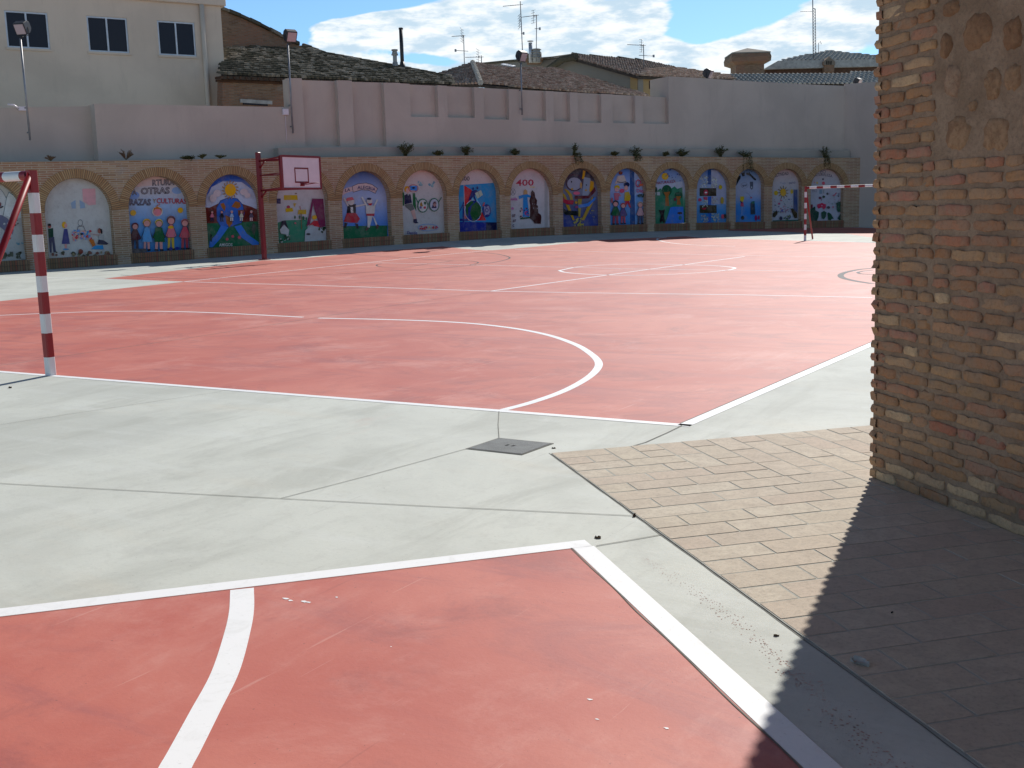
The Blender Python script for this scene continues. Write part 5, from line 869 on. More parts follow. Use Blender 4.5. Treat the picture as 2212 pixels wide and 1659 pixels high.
v5b = VP(1654, 97.5, 2060, 97.5); wallpoly(v5b, [(1652, 150), (2080, 138), (2080, 210), (1652, 210)], 5, 'fascia', MT['wood'], h5, back=-.2)
m = MB(); m.extr([v5(1779, 140.5, -1), v5(1779, 133, -1), v5(1791, 122, -1), v5(1804, 133, -1), v5(1804, 140.5, -1)], v5.n*1.2); m.box(v5(1781, 156, -.9), v5.d*.85, v5.n*1., (0, 0, .65)); dmr = m.build('dormer', MT['hbrick'], h5)
m = MB()
for q in range(3): m.box(v5(1785+q*4.5, 139.5, -1.03), v5.d*.09, v5.n*.05, (0, 0, .3))
m.build('louvre', MT['hole'], dmr)
# ================================================================== ANTENNAS
def yagi(m, c, d_, L_, n, wd, r=.02):
    u_ = np.cross(d_, [0, 0, 1.]); u_ /= np.linalg.norm(u_); m.tube([c-d_*L_*.12, c+d_*L_*.88], r, 5)
    for q in range(n):
        t = q/(n-1); p = c+d_*L_*(t*.86); w_ = wd*(1-.35*t); m.tube([p-u_*w_/2, p+u_*w_/2], r*.6, 4); m.tube([p-np.array([0, 0, w_*.12]), p+np.array([0, 0, w_*.12])], r*.6, 4)
def antenna(x, y0, xt, yt, D, arms, label, lat=False, r=.03):
    A = PD(x, y0, D); B = PD(xt, yt, D); root = empty('antenna', A, label, 'antenna', 'television antennas on the roofs'); m = MB()
    m.tube([A-np.array([0, 0, .6]), B], r, 6)
    if lat:
        o_ = hr*.22; m.tube([A+o_, A+o_+(B-A)*.55, A+(B-A)*.56], r*.7, 5)
        for q in np.arange(0, .54, .035): m.tube([A+(B-A)*q, A+(B-A)*(q+.0175)+o_], r*.4, 4); m.tube([A+(B-A)*(q+.0175)+o_, A+(B-A)*(q+.035)], r*.4, 4)
        m.tube([A+hr*.45, A+hr*.45+np.array([0, 0, .9]), A+hr*.6+np.array([0, 0, 1.05]), A+hr*.7+np.array([0, 0, .8])], r*.6, 5)
    m.build('mast', MT['galv'], root)
    for kind, ya, x1, y1 in arms:
        p = A+(B-A)*((y0-ya)/(y0-yt)); q = PD(x1, y1, D); d_ = (q-p); l_ = np.linalg.norm(d_); d_ /= l_; m = MB()
        if kind == 'y': yagi(m, p, d_, l_, max(6, int(l_/.16)), .26)
        elif kind == 'p':
            m.tube([p, q], .02, 5); u_ = np.array([0, 0, 1.])
            for k_ in range(6): z = (k_-2.5)*.16; m.tube([q+u_*z-d_*.15, q+u_*z+d_*.15], .012, 4)
            m.tube([q-u_*.42, q+u_*.42], .015, 4)
        elif kind == 'b': m.tube([p-d_*l_*.5, q], .02, 5); m.cbox(q, hr*.06, hf*.06, np.array([0, 0, .08]))
        m.build('antenna_head', MT['galv'], root)
antenna(1003, 140, 1001.5, 76, 70, [('y', 77, 972, 79), ('p', 80, 998, 77), ('b', 110, 984, 109)], 'television antenna on a mast above the left end of the pink tiled roof')
antenna(1129, 112, 1124, 3, 72, [('y', 10, 1081, 14), ('p', 42, 1122, 46), ('b', 72, 1131, 72)], 'tallest thin television antenna rising behind the third floodlight', r=.035)
antenna(1158, 112, 1159, 32, 73, [('y', 33, 1120, 38), ('p', 34, 1152, 36), ('b', 62, 1166, 62)], 'television antenna on a mast standing beside the metal flue and ringed cowl')
antenna(1040, 142, 1040, 120, 71, [('y', 123, 1000, 124), ('p', 124, 1033, 121)], 'short television antenna close above the pink tiled hip')
antenna(1391, 134, 1390, 96, 74, [('y', 98, 1350, 96), ('p', 99, 1386, 99), ('b', 120, 1412, 121)], 'television antenna standing alone on the long tiled roof')
antenna(1757, 116, 1755, -60, 98, [('y', 25, 1725, 25)], 'very tall lattice mast antenna on the far ribbed hip roof', lat=True, r=.045)
# ================================================================== FLOODLIGHTS
def flood(xb, yb, xt, yt, hx, hy, sz, off, label, yaw=0., pole=True, tilt=.5):
    s_, z_ = onwall(xb, yb, off); A = W(s_, off, z_); st_, zt_ = onwall(xt, yt, off); B = np.array([A[0], A[1], W(st_, off, zt_)[2]])
    root = empty('floodlight', A, label, 'floodlight', 'floodlights on the boundary wall')
    if pole:
        m = MB(); m.tube([A, B], .035, 8); n_ = np.array([float(np.interp(s_, WS, WNX)), float(np.interp(s_, WS, WNY)), 0])
        for q in (.25, 1.1): m.box(A+np.array([-.03, -.03, q])-n_*.0, np.array([.06, 0, 0]), -n_*(off-F_)+np.array([0, .0, 0])-n_*.04, (0, 0, .05))
        m.build('pole', MT['galv'], root)
    dist = np.dot(B-CAM, fw); c = PD(hx, hy, dist); k_ = dist/F
    a_ = math.radians(180-32+yaw); f_ = np.array([math.sin(a_), math.cos(a_), 0]); s2_ = np.array([f_[1], -f_[0], 0]); u_ = np.array([0, 0, 1.]); f2 = f_*math.cos(tilt)-u_*math.sin(tilt); u2 = u_*math.cos(tilt)+f_*math.sin(tilt)
    w_, h_ = sz[0]*k_/2, sz[1]*k_/2; d_ = h_*.9; m = MB()
    prof = [(-d_, -h_*.5), (-d_, h_*.45), (-d_*.4, h_), (d_, h_), (d_, -h_), (-d_*.2, -h_)]
    m.extr([c-s2_*w_+f2*p+u2*q for p, q in prof], s2_*2*w_); m.build('housing', MT['dark'], root, bevel=h_*.08)
    m = MB(); m.cbox(c+f2*(d_+.004), s2_*w_*.82, f2*.006, u2*h_*.82); m.build('lens', MT['lens'], root)
    m = MB(); e_ = c-u_*h_*1.5
    for sg in (-1, 1): m.tube([c+s2_*w_*1.06*sg, c+s2_*w_*1.06*sg-u_*h_*1.3, e_], .014, 5)
    m.tube([e_, np.array([B[0], B[1], min(B[2], e_[2])])], .03, 6)
    m.build('bracket', MT['dark'], root)
    if pole:
        pass
flood(65, 303, 56, 84, 48.5, 59, (26, 26), -.8, 'floodlight on a pole before the left window of the cream building', yaw=10)
flood(633, 288, 628.5, 95, 626.5, 76, (24, 24), -.8, 'floodlight on a pole before the mossy roof, beside the step in the wall', yaw=-34)
flood(1128, 248, 1125.5, 136, 1126, 120, (18, 21), -.8, 'floodlight on a pole before the pink tiled roof', yaw=-38)
flood(1526, 172, 1526, 168, 1529, 158, (15, 19), -1.1, 'floodlight sitting on top of the wall left of the brick tower', yaw=-50, pole=False)
flood(1850, 188, 1850, 186, 1852, 176, (12, 15), -1.1, 'small floodlight on the wall top near the right corner', yaw=-40, pole=False)
# ================================================================== GOALS
def goal(base, hgt, wid, dirx, back, bands, label, r=.045, cbands=.2, post_px=None):
    B = np.array(base, float); dx = np.array(dirx, float); dx /= np.linalg.norm(dx); bk_ = np.array(back, float); bk_ /= np.linalg.norm(bk_)
    root = empty('goal', B, label, 'goal', 'football goals'); z = np.array([0, 0, 1.])
    fr_ = [(bands[i]*hgt, bands[i+1]*hgt) for i in range(len(bands)-1)]
    for k_ in (0, 1):
        P = B+dx*wid*k_; m = MB()
        for i, (z0, z1) in enumerate(fr_):
            h_ = r*.86; c_ = r*.26; pf = [(-h_+c_, -h_), (h_-c_, -h_), (h_, -h_+c_), (h_, h_-c_), (h_-c_, h_), (-h_+c_, h_), (-h_, h_-c_), (-h_, -h_+c_)]
            lo = [P+dx*p+bk_*q+z*z0 for p, q in pf]
            for a_ in range(8): m.face([lo[a_], lo[(a_+1) % 8], lo[(a_+1) % 8]+z*(z1-z0), lo[a_]+z*(z1-z0)], mi=i % 2)
            if i == len(fr_)-1: m.face([p+z*(z1-z0) for p in lo], mi=i % 2)
        m.build('post', [MT['gwhite'], MT['gred']], root)
        m = MB(); T_ = P+z*(hgt-.012); foot = P+bk_*1.15+z*.03; m.tube([T_, foot], r*.7, 10); m.build('brace', MT['gred'], root)
    m = MB(); n = int((wid-.0)/cbands); x_ = r; i = 1
    while x_ < wid-r:
        l_ = (cbands*1.15 if i % 2 == 0 else cbands) if x_ > r else cbands*.42; x2 = min(x_+l_, wid-r); m.tube([B+dx*x_+z*(hgt-r), B+dx*x2+z*(hgt-r)], r*1.0, 14, mi=i % 2, cap=False); x_ = x2; i += 1
    m.build('crossbar', [MT['gwhite'], MT['gred']], root)
    m = MB(); m.tube([B+bk_*1.15+z*.03, B+dx*wid+bk_*1.15+z*.03], r*.6, 8)
    for k_ in (0, 1): m.tube([B+dx*wid*k_+z*.03, B+dx*wid*k_+bk_*1.15+z*.03], r*.5, 8)
    return root, m
gb = G(110, 810.5); nb = [0, .0915, .211, .306, .413, .492, .609, .692, .796, .893, 1]
dist = np.dot(gb-CAM, fw); zt_ = PD(74, 371, dist)[2]; lx = np.append(dA, 0); lx[2] = 0
r_, m = goal(gb, zt_-gb[2], 3.2, lx, (-dB[0], -dB[1], 0), nb, 'near football goal with red and white striped posts at the left edge', r=.052, cbands=.24)
fb = G(1739, 520); dist = np.dot(fb-CAM, fw); ft = PD(1740, 403, dist)[2]
bk2 = G(1755, 517.6)-fb; bk2[2] = 0
r_, m = goal(fb, ft-fb[2], 3.3, np.append(-dA, 0), bk2, [0, .1, .2, .3, .4, .5, .6, .7, .8, .9, 1], 'far football goal with striped frame before the last arches', r=.05, cbands=.25)
# ================================================================== BASKET
pb = G(571.5, 561); dist = np.dot(pb-CAM, fw); zp = PD(560.5, 331, dist)[2]; bx_ = np.array([-dA[0], -dA[1], 0]); bx_ /= np.linalg.norm(bx_); by = np.array([-bx_[1], bx_[0], 0])
bs = empty('basketball_hoop', pb, 'maroon basketball hoop post with white backboard before the fourth mural', 'basketball hoop')
m = MB(); m.cbox(pb+np.array([0, 0, (zp-pb[2])/2]), bx_*.072, by*.072, (0, 0, (zp-pb[2])/2)); m.build('post', MT['maroon'], bs, bevel=.012)
# board plane: faces the court, overhanging; found by matching its picture width
def boardfit():
    best = None
    for ov in np.arange(.6, 2.6, .02):
        O = pb+bx_*ov; n_ = bx_
        f_ = lambda x, y: CAM+ray(x, y)*(np.dot(O-CAM, n_)/np.dot(ray(x, y), n_))
        a_, b_ = f_(608, 371), f_(692.5, 370); c_ = (np.dot(a_-pb, by)+np.dot(b_-pb, by))/2
        if best is None or abs(c_) < best[0]: best = (abs(c_), ov, a_, b_, f_)
    return best
bf = boardfit(); print('board', bf[:2], 'width', np.linalg.norm(bf[2]-bf[3]))
f_ = bf[4]; ov = bf[1]; yl, yr = np.dot(bf[2]-pb, by), np.dot(bf[3]-pb, by); zb_ = (f_(608, 409)[2]+f_(693.5, 406.5)[2])/2; zt2 = (f_(606.7, 334)[2]+f_(691, 333.2)[2])/2
if yl > yr: yl, yr = yr, yl
BP = lambda y, z, d=0.: np.array([pb[0], pb[1], 0])+bx_*(ov+d)+by*y+np.array([0, 0, z])
m = MB(); m.box(BP(yl, zb_, -.03), by*(yr-yl), bx_*.03, (0, 0, zt2-zb_)); bo = m.build('backboard', MT['boardw'], bs)
m = MB(); t = .06
for a_ in ((yl-.01, yl+t, zb_, zt2), (yr-t, yr+.01, zb_, zt2), (yl+t, yr-t, zb_-.01, zb_+t), (yl+t, yr-t, zt2-t, zt2+.01)): m.box(BP(a_[0], a_[2], -.06), by*(a_[1]-a_[0]), bx_*.085, (0, 0, a_[3]-a_[2]))
m.build('frame', MT['maroon'], bo)
yc = (yl+yr)/2; sw = (yr-yl)*.36; zq0 = zb_+(zt2-zb_)*.19; zq1 = zb_+(zt2-zb_)*.65; t = .055; m = MB()
for a_ in ((yc-sw/2, yc-sw/2+t, zq0, zq1), (yc+sw/2-t, yc+sw/2, zq0, zq1), (yc-sw/2+t, yc+sw/2-t, zq0, zq0+t), (yc-sw/2+t, yc+sw/2-t, zq1-t, zq1)): m.box(BP(a_[0], a_[2], .0), by*(a_[1]-a_[0]), bx_*.005, (0, 0, a_[3]-a_[2]))
m.build('target_square', MT['maroon'], bo)
m = MB(); zr = zq0-.02; rc = BP(yc, zr, .46)
pts = [rc+.225*np.array([0, 0, 0])+.225*(math.cos(q)*bx_+math.sin(q)*by) for q in np.linspace(0, 2*math.pi, 25)]
m.tube(pts, .011, 6, cap=False); m.box(BP(yc-.1, zr-.09, .005), by*.2, bx_*.02, (0, 0, .12)); m.tube([BP(yc, zr-.02, .01), BP(yc, zr, .2)], .02, 6); m.tube([BP(yc-.08, zr-.05, .02), rc-by*.21], .009, 5); m.tube([BP(yc+.08, zr-.05, .02), rc+by*.21], .009, 5)
m.build('rim', MT['maroon'], bs)
zz = lambda v: zb_+(zt2-zb_)*v
for va, vb, th in ((.92, .95, .035), (.02, .04, .04)):
    m = MB(); m.tube([np.array([pb[0], pb[1], zz(va)])+bx_*.05, BP(yc, zz(vb), -.05)], th, 8); m.tube([np.array([pb[0], pb[1], zz(va)-.25])+bx_*.06, np.array([pb[0], pb[1], zz(va)-.02])+bx_*.3], .03, 6); m.build('arm', MT['maroon'], bs)
    m = MB()
    for yy in (yl, yr): m.tube([np.array([pb[0], pb[1], zz(va)])+bx_*.08, BP(yy, zz(vb), -.05)], th*.8, 8)
    m.build('arm', MT['maroon'], bs)
m = MB()
for yy in (yl, yr): m.tube([np.array([pb[0], pb[1], zz(.48)])+bx_*.05, BP(yy, zz(.48), -.05)], .022, 6)
m.tube([BP(yl, zz(.48), -.06), BP(yr, zz(.48), -.06)], .02, 6); m.tube([BP(yl, zz(.02), -.06), BP(yl, zz(.98), -.06)], .035, 6); m.tube([BP(yr, zz(.02), -.06), BP(yr, zz(.98), -.06)], .035, 6)
m.build('arm', MT['maroon'], bs)
m = MB(); m.cbox(pb+np.array([0, 0, .012]), bx_*.16, by*.16, (0, 0, .012)); m.build('base_plate', MT['maroon'], bs)
# ================================================================== MANHOLE COVER
mc = [G(*p) for p in ((1008, 970), (1078, 947), (1195, 957), (1127, 983))]; cen = sum(mc)/4; cv = empty('manhole_cover', cen, 'square dark grey cast iron cover set in the concrete', 'manhole cover')
e1 = mc[3]-mc[0]; e2 = mc[1]-mc[0]; z = np.array([0, 0, 1.]); e1[2] = e2[2] = 0
m = MB(); m.box(mc[0]+e1*.02+e2*.02-z*.02, e1*.96, e2*.96, z*.026); pl_ = m.build('plate', MT['cast'], cv, bevel=.002)
m = MB()
for a_, b_, c_, d_ in ((-.012, 1.012, -.012, .012), (-.012, 1.012, .988, 1.012), (-.012, .012, .012, .988), (.988, 1.012, .012, .988)): m.box(mc[0]+e1*a_+e2*c_-z*.02, e1*(b_-a_), e2*(d_-c_), z*.024)
m.build('rim', MT['joint'], cv)
for q in (.42, .53): m = MB(); m.box(mc[0]+e1*q+e2*.47+z*.0062, e1*.045, e2*.09, z*.001); m.build('lift_hole', MT['hole'], pl_)
# ================================================================== BRICK PILLAR
g0 = G(1880, 1034); g0[2] = 0; pu = np.append(azv(132.2), 0); pn = np.array([-abs(math.cos(math.radians(42.2))), -1, 0]); pn = np.array([pu[1], -pu[0], 0]); pn = pn if np.dot(pn, CAM-g0) > 0 else -pn
pr_ = empty('brick_pillar', g0+pu*1.2-pn*.6, 'massive old brick and rubble pillar filling the right edge', 'pillar')
PL_, PD_, PH = 4.2, 1.3, 5.2
m = MB(); m.box(g0+pu*.022-pn*.022-z*.1, pu*(PL_), -pn*PD_, z*(PH+2.4)); 
core = m.build('mortar_core', MT['mortar'], pr_)
bm = bmesh.new(); bm.from_mesh(core.data)
bmesh.ops.delete(bm, geom=bm.verts[:], context='VERTS')
def gridface(bm, o, ax, ay, nx, ny, amp, nrm):
    vs = {}
    for i in range(nx+1):
        for j in range(ny+1):
            ed_ = i in (0,) or j in (0, ny)
            vs[i, j] = bm.verts.new(Vector(o+ax*i/nx+ay*j/ny+nrm*(0 if ed_ else random.gauss(0, amp))))
    for i in range(nx):
        for j in range(ny): bm.faces.new((vs[i, j], vs[i+1, j], vs[i+1, j+1], vs[i, j+1])).smooth = True
o = g0+pu*.007-pn*.009-z*.05-np.array(pr_.location)*0
gridface(bm, o, pu*PL_, z*PH, 110, 140, .0025, pn); gridface(bm, o, -pn*PD_, z*PH, 34, 140, .0025, -pu)
o2 = o+pu*PL_; gridface(bm, o2, -pn*PD_, z*PH, 4, 4, 0, pu); gridface(bm, o-pn*PD_, pu*PL_, z*PH, 4, 4, 0, -pn); gridface(bm, o+z*PH, pu*PL_, -pn*PD_, 4, 4, 0, z)
bm.to_mesh(core.data); bm.free()
m = MB(); m.box(g0+pu*.012-pn*.02+z*(PH-.06), pu*9.5, -pn*PD_, z*4.2); m.box(g0+pu*(PL_+.01)-pn*.03-z*.1, pu*5.3, -pn*(PD_-.02), z*(PH+.02)); m.build('added_shade_wall', MT['hbrick'], pr_)  # unseen wall mass above and beyond the pillar, added to block skylight
m = MB(); m.box(g0+pu*.3+pn*.02+z*PH, pu*9.2, pn*8.5, z*.3); m.build('added_shade_slab', MT['plinth'], pr_)  # out-of-view slab added overhead to deepen the shade on pillar and paving
random.seed(77)
def stonepx(x, y):      # picture column/row of the first large view crop -> wall coordinates
    r_ = ray(*S(2700+x/1.844, y/1.844)); t = np.dot(g0-CAM, pn)/np.dot(r_, pn); P = CAM+r_*t; return float(np.dot(P-g0, pu)), float(P[2])
stones = [(605, 265, 44, 100), (790, 175, 105, 135), (640, 470, 55, 130), (880, 490, 62, 115), (1000, 450, 62, 100), (670, 785, 86, 128), (895, 780, 105, 128), (1000, 190, 70, 130), (1110, 700, 70, 130), (1180, 450, 90, 130), (1180, 180, 80, 120), (640, 40, 60, 60), (1260, 760, 60, 110), (760, 620, 30, 40)]
srect = []
SEAM = stonepx(540, 700)[0]; ZST = stonepx(700, 955)[1]
def brickmesh(m, c, hu, hz, hd, U, Nn, wob=.006, tilt=0.):
    # worn brick: rounded block with an uneven outline
    nu, nz_ = max(3, int(hu/.022)), 4
    def pt(i, j, d):
        a_ = max(-1, min(1, (-1+2*i/nu)*(1 if i in (0, nu) else 1.0))); b_ = (-1, -.82, 0, .82, 1)[j]
        edge = max(abs(a_)**6, abs(b_)**6); rr = 1-.10*(abs(a_)**4*abs(b_)**4)
        wx = random.gauss(0, wob*.5) if 0 < i < nu else 0
        return c+U*(hu*a_*rr)+z*(hz*b_*rr+hu*a_*tilt)+Nn*(d)
    P = {}
    ph = random.uniform(0, 9); 
    for i in range(nu+1):
        for j in range(nz_+1):
            e_ = i in (0, nu) or j in (0, nz_); 
            base = pt(i, j, 0); a_ = -1+2*i/nu
            jz = z*(math.sin(a_*4+ph)*.0025+random.gauss(0, .0028)) if j in (0, nz_) else 0
            ju = U*random.gauss(0, .0045) if i in (0, nu) else 0
            dep = hd-(.0015 if e_ else 0)-(.004 if (i in (0, nu) and j in (0, nz_)) else 0)+random.gauss(0, .0013)
            P[i, j] = base+Nn*dep+jz+ju
    k0 = len(m.v)
    idx = {}
    for key, p in P.items(): idx[key] = len(m.v); m.v.append(tuple(float(q) for q in p))
    bkx = {}
    for key, p in P.items():
        i, j = key
        if i in (0, nu) or j in (0, nz_): bkx[key] = len(m.v); m.v.append(tuple(float(q) for q in (p-Nn*(hd+.03))))
    def ad(f_): m.f.append(f_); m.uv.append([(0, 0)]*4); m.mi.append(0); m.c.append(None); m.sm.append(sm)
    sm = True
    for i in range(nu):
        for j in range(nz_): ad([idx[i, j], idx[i+1, j], idx[i+1, j+1], idx[i, j+1]])
    sm = False
    for i in range(nu):
        ad([bkx[i, 0], bkx[i+1, 0], idx[i+1, 0], idx[i, 0]]); ad([idx[i, nz_], idx[i+1, nz_], bkx[i+1, nz_], bkx[i, nz_]])
    for j in range(nz_): ad([idx[0, j], idx[0, j+1], bkx[0, j+1], bkx[0, j]]); ad([idx[nu, j+1], idx[nu, j], bkx[nu, j], bkx[nu, j+1]])
m = MB(); RP = .0775; nrow = int(PH/RP)
for r_i in range(nrow):
    zc = (r_i+.5)*RP; hz = RP/2-.0122
    u = -.004+random.gauss(0, .003); first = True
    while u < PL_:
        if first: w_ = .13 if r_i % 2 else .27; w_ *= random.uniform(.85, 1.15)
        else: w_ = random.choice([.14, .22, .25, .27, .28, .30])
        w_ = min(w_, PL_-u)
        if u < SEAM-.03 < u+w_-.06 and zc > ZST-1.2: w_ = SEAM-u
        cu_ = u+w_/2; rub = cu_ > SEAM and zc > ZST
        if w_ > .05 and not rub and random.random() > .012:
            c = g0+pu*cu_-pn*.022+z*(zc+random.gauss(0, .0025)); hd = random.uniform(.016, .023)
            if first:      # corner brick wraps the arris
                c0 = g0+pu*u-pn*.0+z*(zc); dp = .27 if r_i % 2 else .13; pr2 = random.uniform(0, .0045)
                brickmesh(m, g0+pu*(u-pr2+(w_+pr2)/2)-pn*.022+z*zc, (w_+pr2)/2-.004, hz, .019+random.uniform(-.003, .004), pu, pn)
                brickmesh(m, g0+pu*(.022)-pn*(dp/2-.008)+z*zc, dp/2-.002, hz, .022+pr2+.002, pn, -pu)
            else: brickmesh(m, c, w_/2-.007, hz*random.uniform(.88, 1.03), hd, pu, pn, tilt=random.gauss(0, .006))
        u += w_; first = False
    v = .27 if r_i % 2 else .13
    while v < PD_-.05:
        w_ = min(random.choice([.14, .26, .28]), PD_-v)
        if w_ > .05: brickmesh(m, g0+pu*.022-pn*(v+w_/2)+z*zc, w_/2-.007, hz, random.uniform(.012, .022), pn, -pu)
        v += w_
m.build('brickwork', MT['pbrick'], pr_, merge=False, recalc=True)
m = MB()
for sx, sy, sw_, sh_ in stones:
    u0, z0 = stonepx(sx, sy); du = abs(stonepx(sx+sw_/2, sy)[0]-stonepx(sx-sw_/2, sy)[0]); dz = abs(stonepx(sx, sy+sh_/2)[1]-stonepx(sx, sy-sh_/2)[1])
    c = g0+pu*u0+z*z0-pn*.026; nr, na = 4, 18; ph = [random.uniform(.82, 1.12) for _ in range(na)]; k0 = len(m.v)
    m.v.append(tuple(c+pn*.030))
    for r_i in range(1, nr+1):
        q = r_i/nr
        for a_ in range(na):
            t = 2*math.pi*a_/na; sq = 1/max(abs(math.cos(t))**1.0, abs(math.sin(t)))**.45; p = c+pu*du*q*ph[a_]*sq*math.cos(t)+z*dz*q*ph[a_]*sq*math.sin(t)+pn*(.030*(1-q**5)+random.gauss(0, .0025)*(q < 1)-(.02 if r_i == nr else 0)); m.v.append(tuple(float(w_) for w_ in p))
    def ad(f_): m.f.append(f_); m.uv.append([(0, 0)]*len(f_)); m.mi.append(0); m.c.append(None); m.sm.append(True)
    for a_ in range(na): ad([k0, k0+1+a_, k0+1+(a_+1) % na])
    for r_i in range(nr-1):
        for a_ in range(na): b_ = (a_+1) % na; ad([k0+1+r_i*na+a_, k0+1+(r_i+1)*na+a_, k0+1+(r_i+1)*na+b_, k0+1+r_i*na+b_])
for _ in range(60):      # small filler stones higher up, out of the picture and between the big ones
    u0, z0 = random.uniform(SEAM+.1, PL_-.1), random.uniform(ZST+.12, PH-.1)
    if u0 < SEAM+1.1 and z0 < stonepx(800, 60)[1]: continue
    c = g0+pu*u0+z*z0-pn*.026; du, dz = random.uniform(.06, .13), random.uniform(.06, .12); na = 12; k0 = len(m.v); m.v.append(tuple(c+pn*.028)); ph = [random.uniform(.8, 1.15) for _ in range(na)]
    for q in (.6, 1):
        for a_ in range(na): t = 2*math.pi*a_/na; p = c+pu*du*q*ph[a_]*math.cos(t)+z*dz*q*ph[a_]*math.sin(t)+pn*(.026 if q < 1 else -.01); m.v.append(tuple(float(w_) for w_ in p))
    for a_ in range(na):
        b_ = (a_+1) % na
        for f2_ in ([k0, k0+1+a_, k0+1+b_], [k0+1+a_, k0+1+na+a_, k0+1+na+b_, k0+1+b_]): m.f.append(f2_); m.uv.append([(0, 0)]*len(f2_)); m.mi.append(0); m.c.append(None); m.sm.append(True)
m.build('rubble_stones', MT['stone'], pr_, merge=False)
bpy.context.view_layer.update()
for ch in pr_.children:
    if ch.name.startswith(('mortar', 'brick', 'rubble')):
        for v_ in ch.data.vertices: v_.co.x -= float(pu[0])*.0165*v_.co.z; v_.co.y -= float(pu[1])*.0165*v_.co.z
# ================================================================== PLANTS ON THE LEDGE
def plant(x, y, wpx, hpx, label, kind='bush', hang=0., off=-.18, dry=False, name='wall_plant'):
    s_, z_ = onwall(x, y, off); c = W(s_, off, HT+.02); k_ = np.dot(c-CAM, fw)/F; w_, h_ = wpx*k_/2, hpx*k_
    root = empty(name, c, label, 'plant', 'weeds growing on top of the arcade wall'); st = MB(); lf = MB(); t_ = np.array([float(np.interp(s_, WS, WNY)), -float(np.interp(s_, WS, WNX)), 0]); t_ = np.array([-t_[0], -t_[1], 0]); nn = np.array([float(np.interp(s_, WS, WNX)), float(np.interp(s_, WS, WNY)), 0])
    ns = 22 if kind == 'bush' else 14
    for i in range(ns):
        a_ = random.uniform(-1, 1); tip = c+t_*a_*w_+np.array([0, 0, h_*random.uniform(.55, 1)*(1-.35*abs(a_))])+nn*random.uniform(-.05, .2)
        if hang and i % 2: tip = c+t_*(a_*w_*.6+w_*.1)+nn*random.uniform(.24, .34)-np.array([0, 0, hang*k_*random.uniform(.4, 1)]); mid = c+nn*.28+t_*a_*w_*.4+np.array([0, 0, .07])
        else: mid = (c+tip)/2+t_*random.uniform(-.1, .1)*w_+np.array([0, 0, h_*.08])
        st.tube([c, mid, tip], .006, 4, r2=.003)
        nl = 22 if kind == 'bush' else 9
        for j in range(nl):
            q = (j+1)/nl; p = (mid+(tip-mid)*(q*2-1)) if q > .5 else c+(mid-c)*q*2
            if kind == 'grass':
                d_ = tip-p; e_ = p+d_*.7+np.array([random.gauss(0, .04), random.gauss(0, .04), .05]); s2_ = t_*.014; lf.face([p-s2_, p+s2_, e_])
            else:
                for _ in range(2):
                    d_ = np.array([random.gauss(0, 1), random.gauss(0, 1), random.gauss(.2, .8)]); d_ /= np.linalg.norm(d_); e_ = np.cross(d_, [random.gauss(0, 1), random.gauss(0, 1), random.gauss(0, 1)]); e_ /= np.linalg.norm(e_); l_ = random.uniform(.03, .085); p = p+np.array([random.gauss(0, .02), random.gauss(0, .02), random.gauss(0, .02)])
                    lf.face([p, p+d_*l_*.5+e_*l_*.28, p+d_*l_, p+d_*l_*.5-e_*l_*.28])
    st.build('stem', MT['stem'], root, merge=False, recalc=False); lf.build('foliage', MT['dry'] if dry else MT['leafm'], root, merge=False, recalc=False)
random.seed(9)
plant(110, 347, 34, 13, 'low dry weed above the pier between the first two full murals', 'grass', dry=True, off=-.12)
plant(272, 344, 32, 26, 'reddish spiky weed on the ledge left of the mural of five children', 'grass', dry=True); plant(404, 342, 34, 5, 'flat dark mat of weed above the five children mural', off=-.1)
plant(437, 342, 20, 10, 'small yellowish weed above the pier left of the sun mural', 'grass', off=-.1); plant(475, 341, 26, 8, 'straggly dark weed above the globe and sun mural', 'grass', off=-.1)
plant(876, 337, 44, 34, 'large round green bush on the ledge right of the dancers mural'); plant(945, 336, 24, 10, 'small weed above the spectacles mural', off=-.1)
plant(1007, 336, 30, 24, 'upright bushy weed above the pier right of the spectacles mural'); plant(1112, 336, 24, 15, 'low tuft above the mural of the red number'); plant(1240, 338, 38, 30, 'brownish bush hanging over the wall top above the dark faces mural', hang=22)
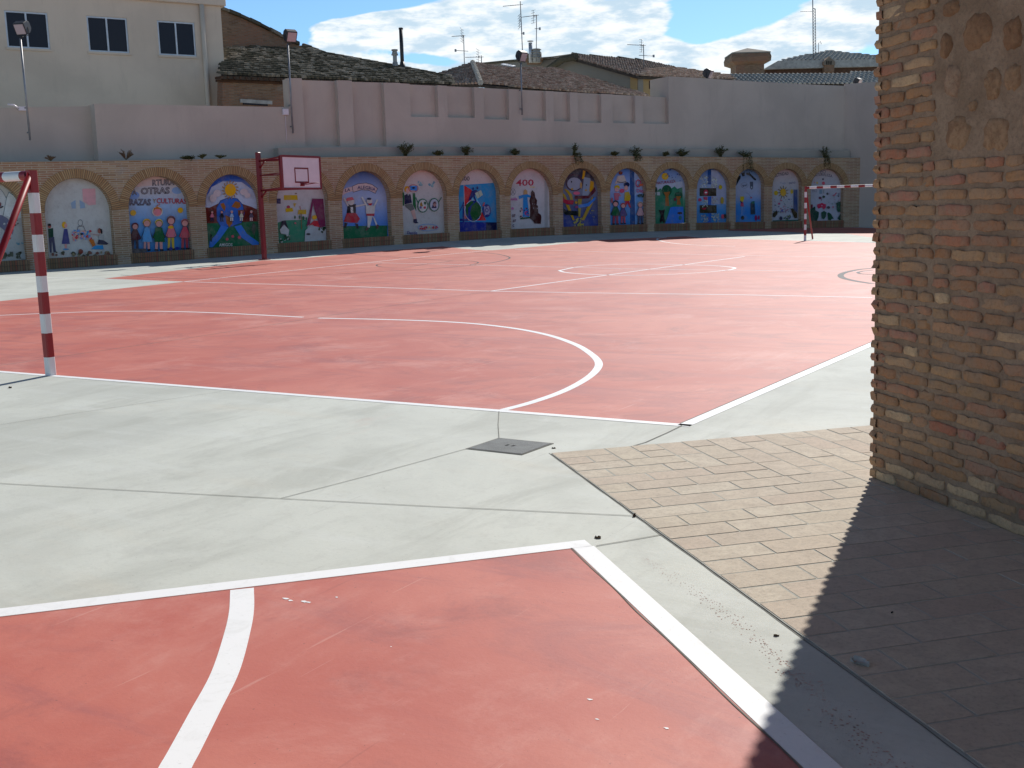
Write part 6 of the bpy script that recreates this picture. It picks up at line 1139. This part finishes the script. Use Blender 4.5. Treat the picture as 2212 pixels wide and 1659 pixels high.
plant(1326, 335, 20, 9, 'tiny weed above the left part of the crowd mural', off=-.1); plant(1371, 337, 38, 22, 'spreading green bush hanging slightly over the crowd mural', hang=14)
plant(1436, 335, 18, 9, 'tiny leaning weed above the mural of two trees', off=-.1); plant(1472, 335, 34, 18, 'rounded green tuft right of the two trees mural'); plant(1556, 336, 32, 26, 'branching green weed above the mural of brown boxes', 'bush'); plant(1608, 339, 46, 16, 'dark hanging plant trailing down above the speech bubble mural', hang=34)
plant(1781, 340, 32, 26, 'dense green creeper hanging over the last arch', hang=26)
# ================================================================== LITTER
def leaf(x, y, sz, label, mat, nm='dry_leaf', cat='leaf'):
    p = G(x, y, .007 if x > 1800 else .001); a_ = random.uniform(0, 6.28); d_ = np.array([math.cos(a_), math.sin(a_), 0]); e_ = np.array([-d_[1], d_[0], 0]); m = MB(); n = 6
    top = [p+d_*sz*(q/n-.5)+e_*sz*.28*math.sin(math.pi*q/n)*random.uniform(.7, 1.2)+z*random.uniform(.003, .018)*sz/.05 for q in range(n+1)]; bt = [p+d_*sz*(q/n-.5)-e_*sz*.26*math.sin(math.pi*q/n)*random.uniform(.7, 1.2)+z*random.uniform(.003, .014)*sz/.05 for q in range(n+1)]; md = [p+d_*sz*(q/n-.5)-z*.001 for q in range(n+1)]
    for q in range(n):
        m.face([md[q], md[q+1], top[q+1], top[q]]); m.face([md[q+1], md[q], bt[q], bt[q+1]])
    o = m.build(nm, mat, None, merge=True, recalc=False); tag(o, label, cat)
random.seed(2)
leaf(1857, 1438, .075, 'curled pale leaf lying in the pillar shadow', MT['ledge']); leaf(1291, 1163, .035, 'small dark leaf beside the foreground court corner', MT['dry']); leaf(1677, 1374, .022, 'thin twig-like leaf on the concrete strip', MT['dry'])
leaf(1196, 969, .028, 'tiny crumb-like leaf right of the manhole cover', MT['dry']); leaf(22, 838, .06, 'dry leaf beside the near goal shadow', MT['dry']); leaf(1370, 1116, .04, 'dark leaf at the tip of the slab joint by the paving', MT['dry'])
leaf(1927, 1327, .02, 'small dark crumb of leaf in the shadow on the paving', MT['hole'])
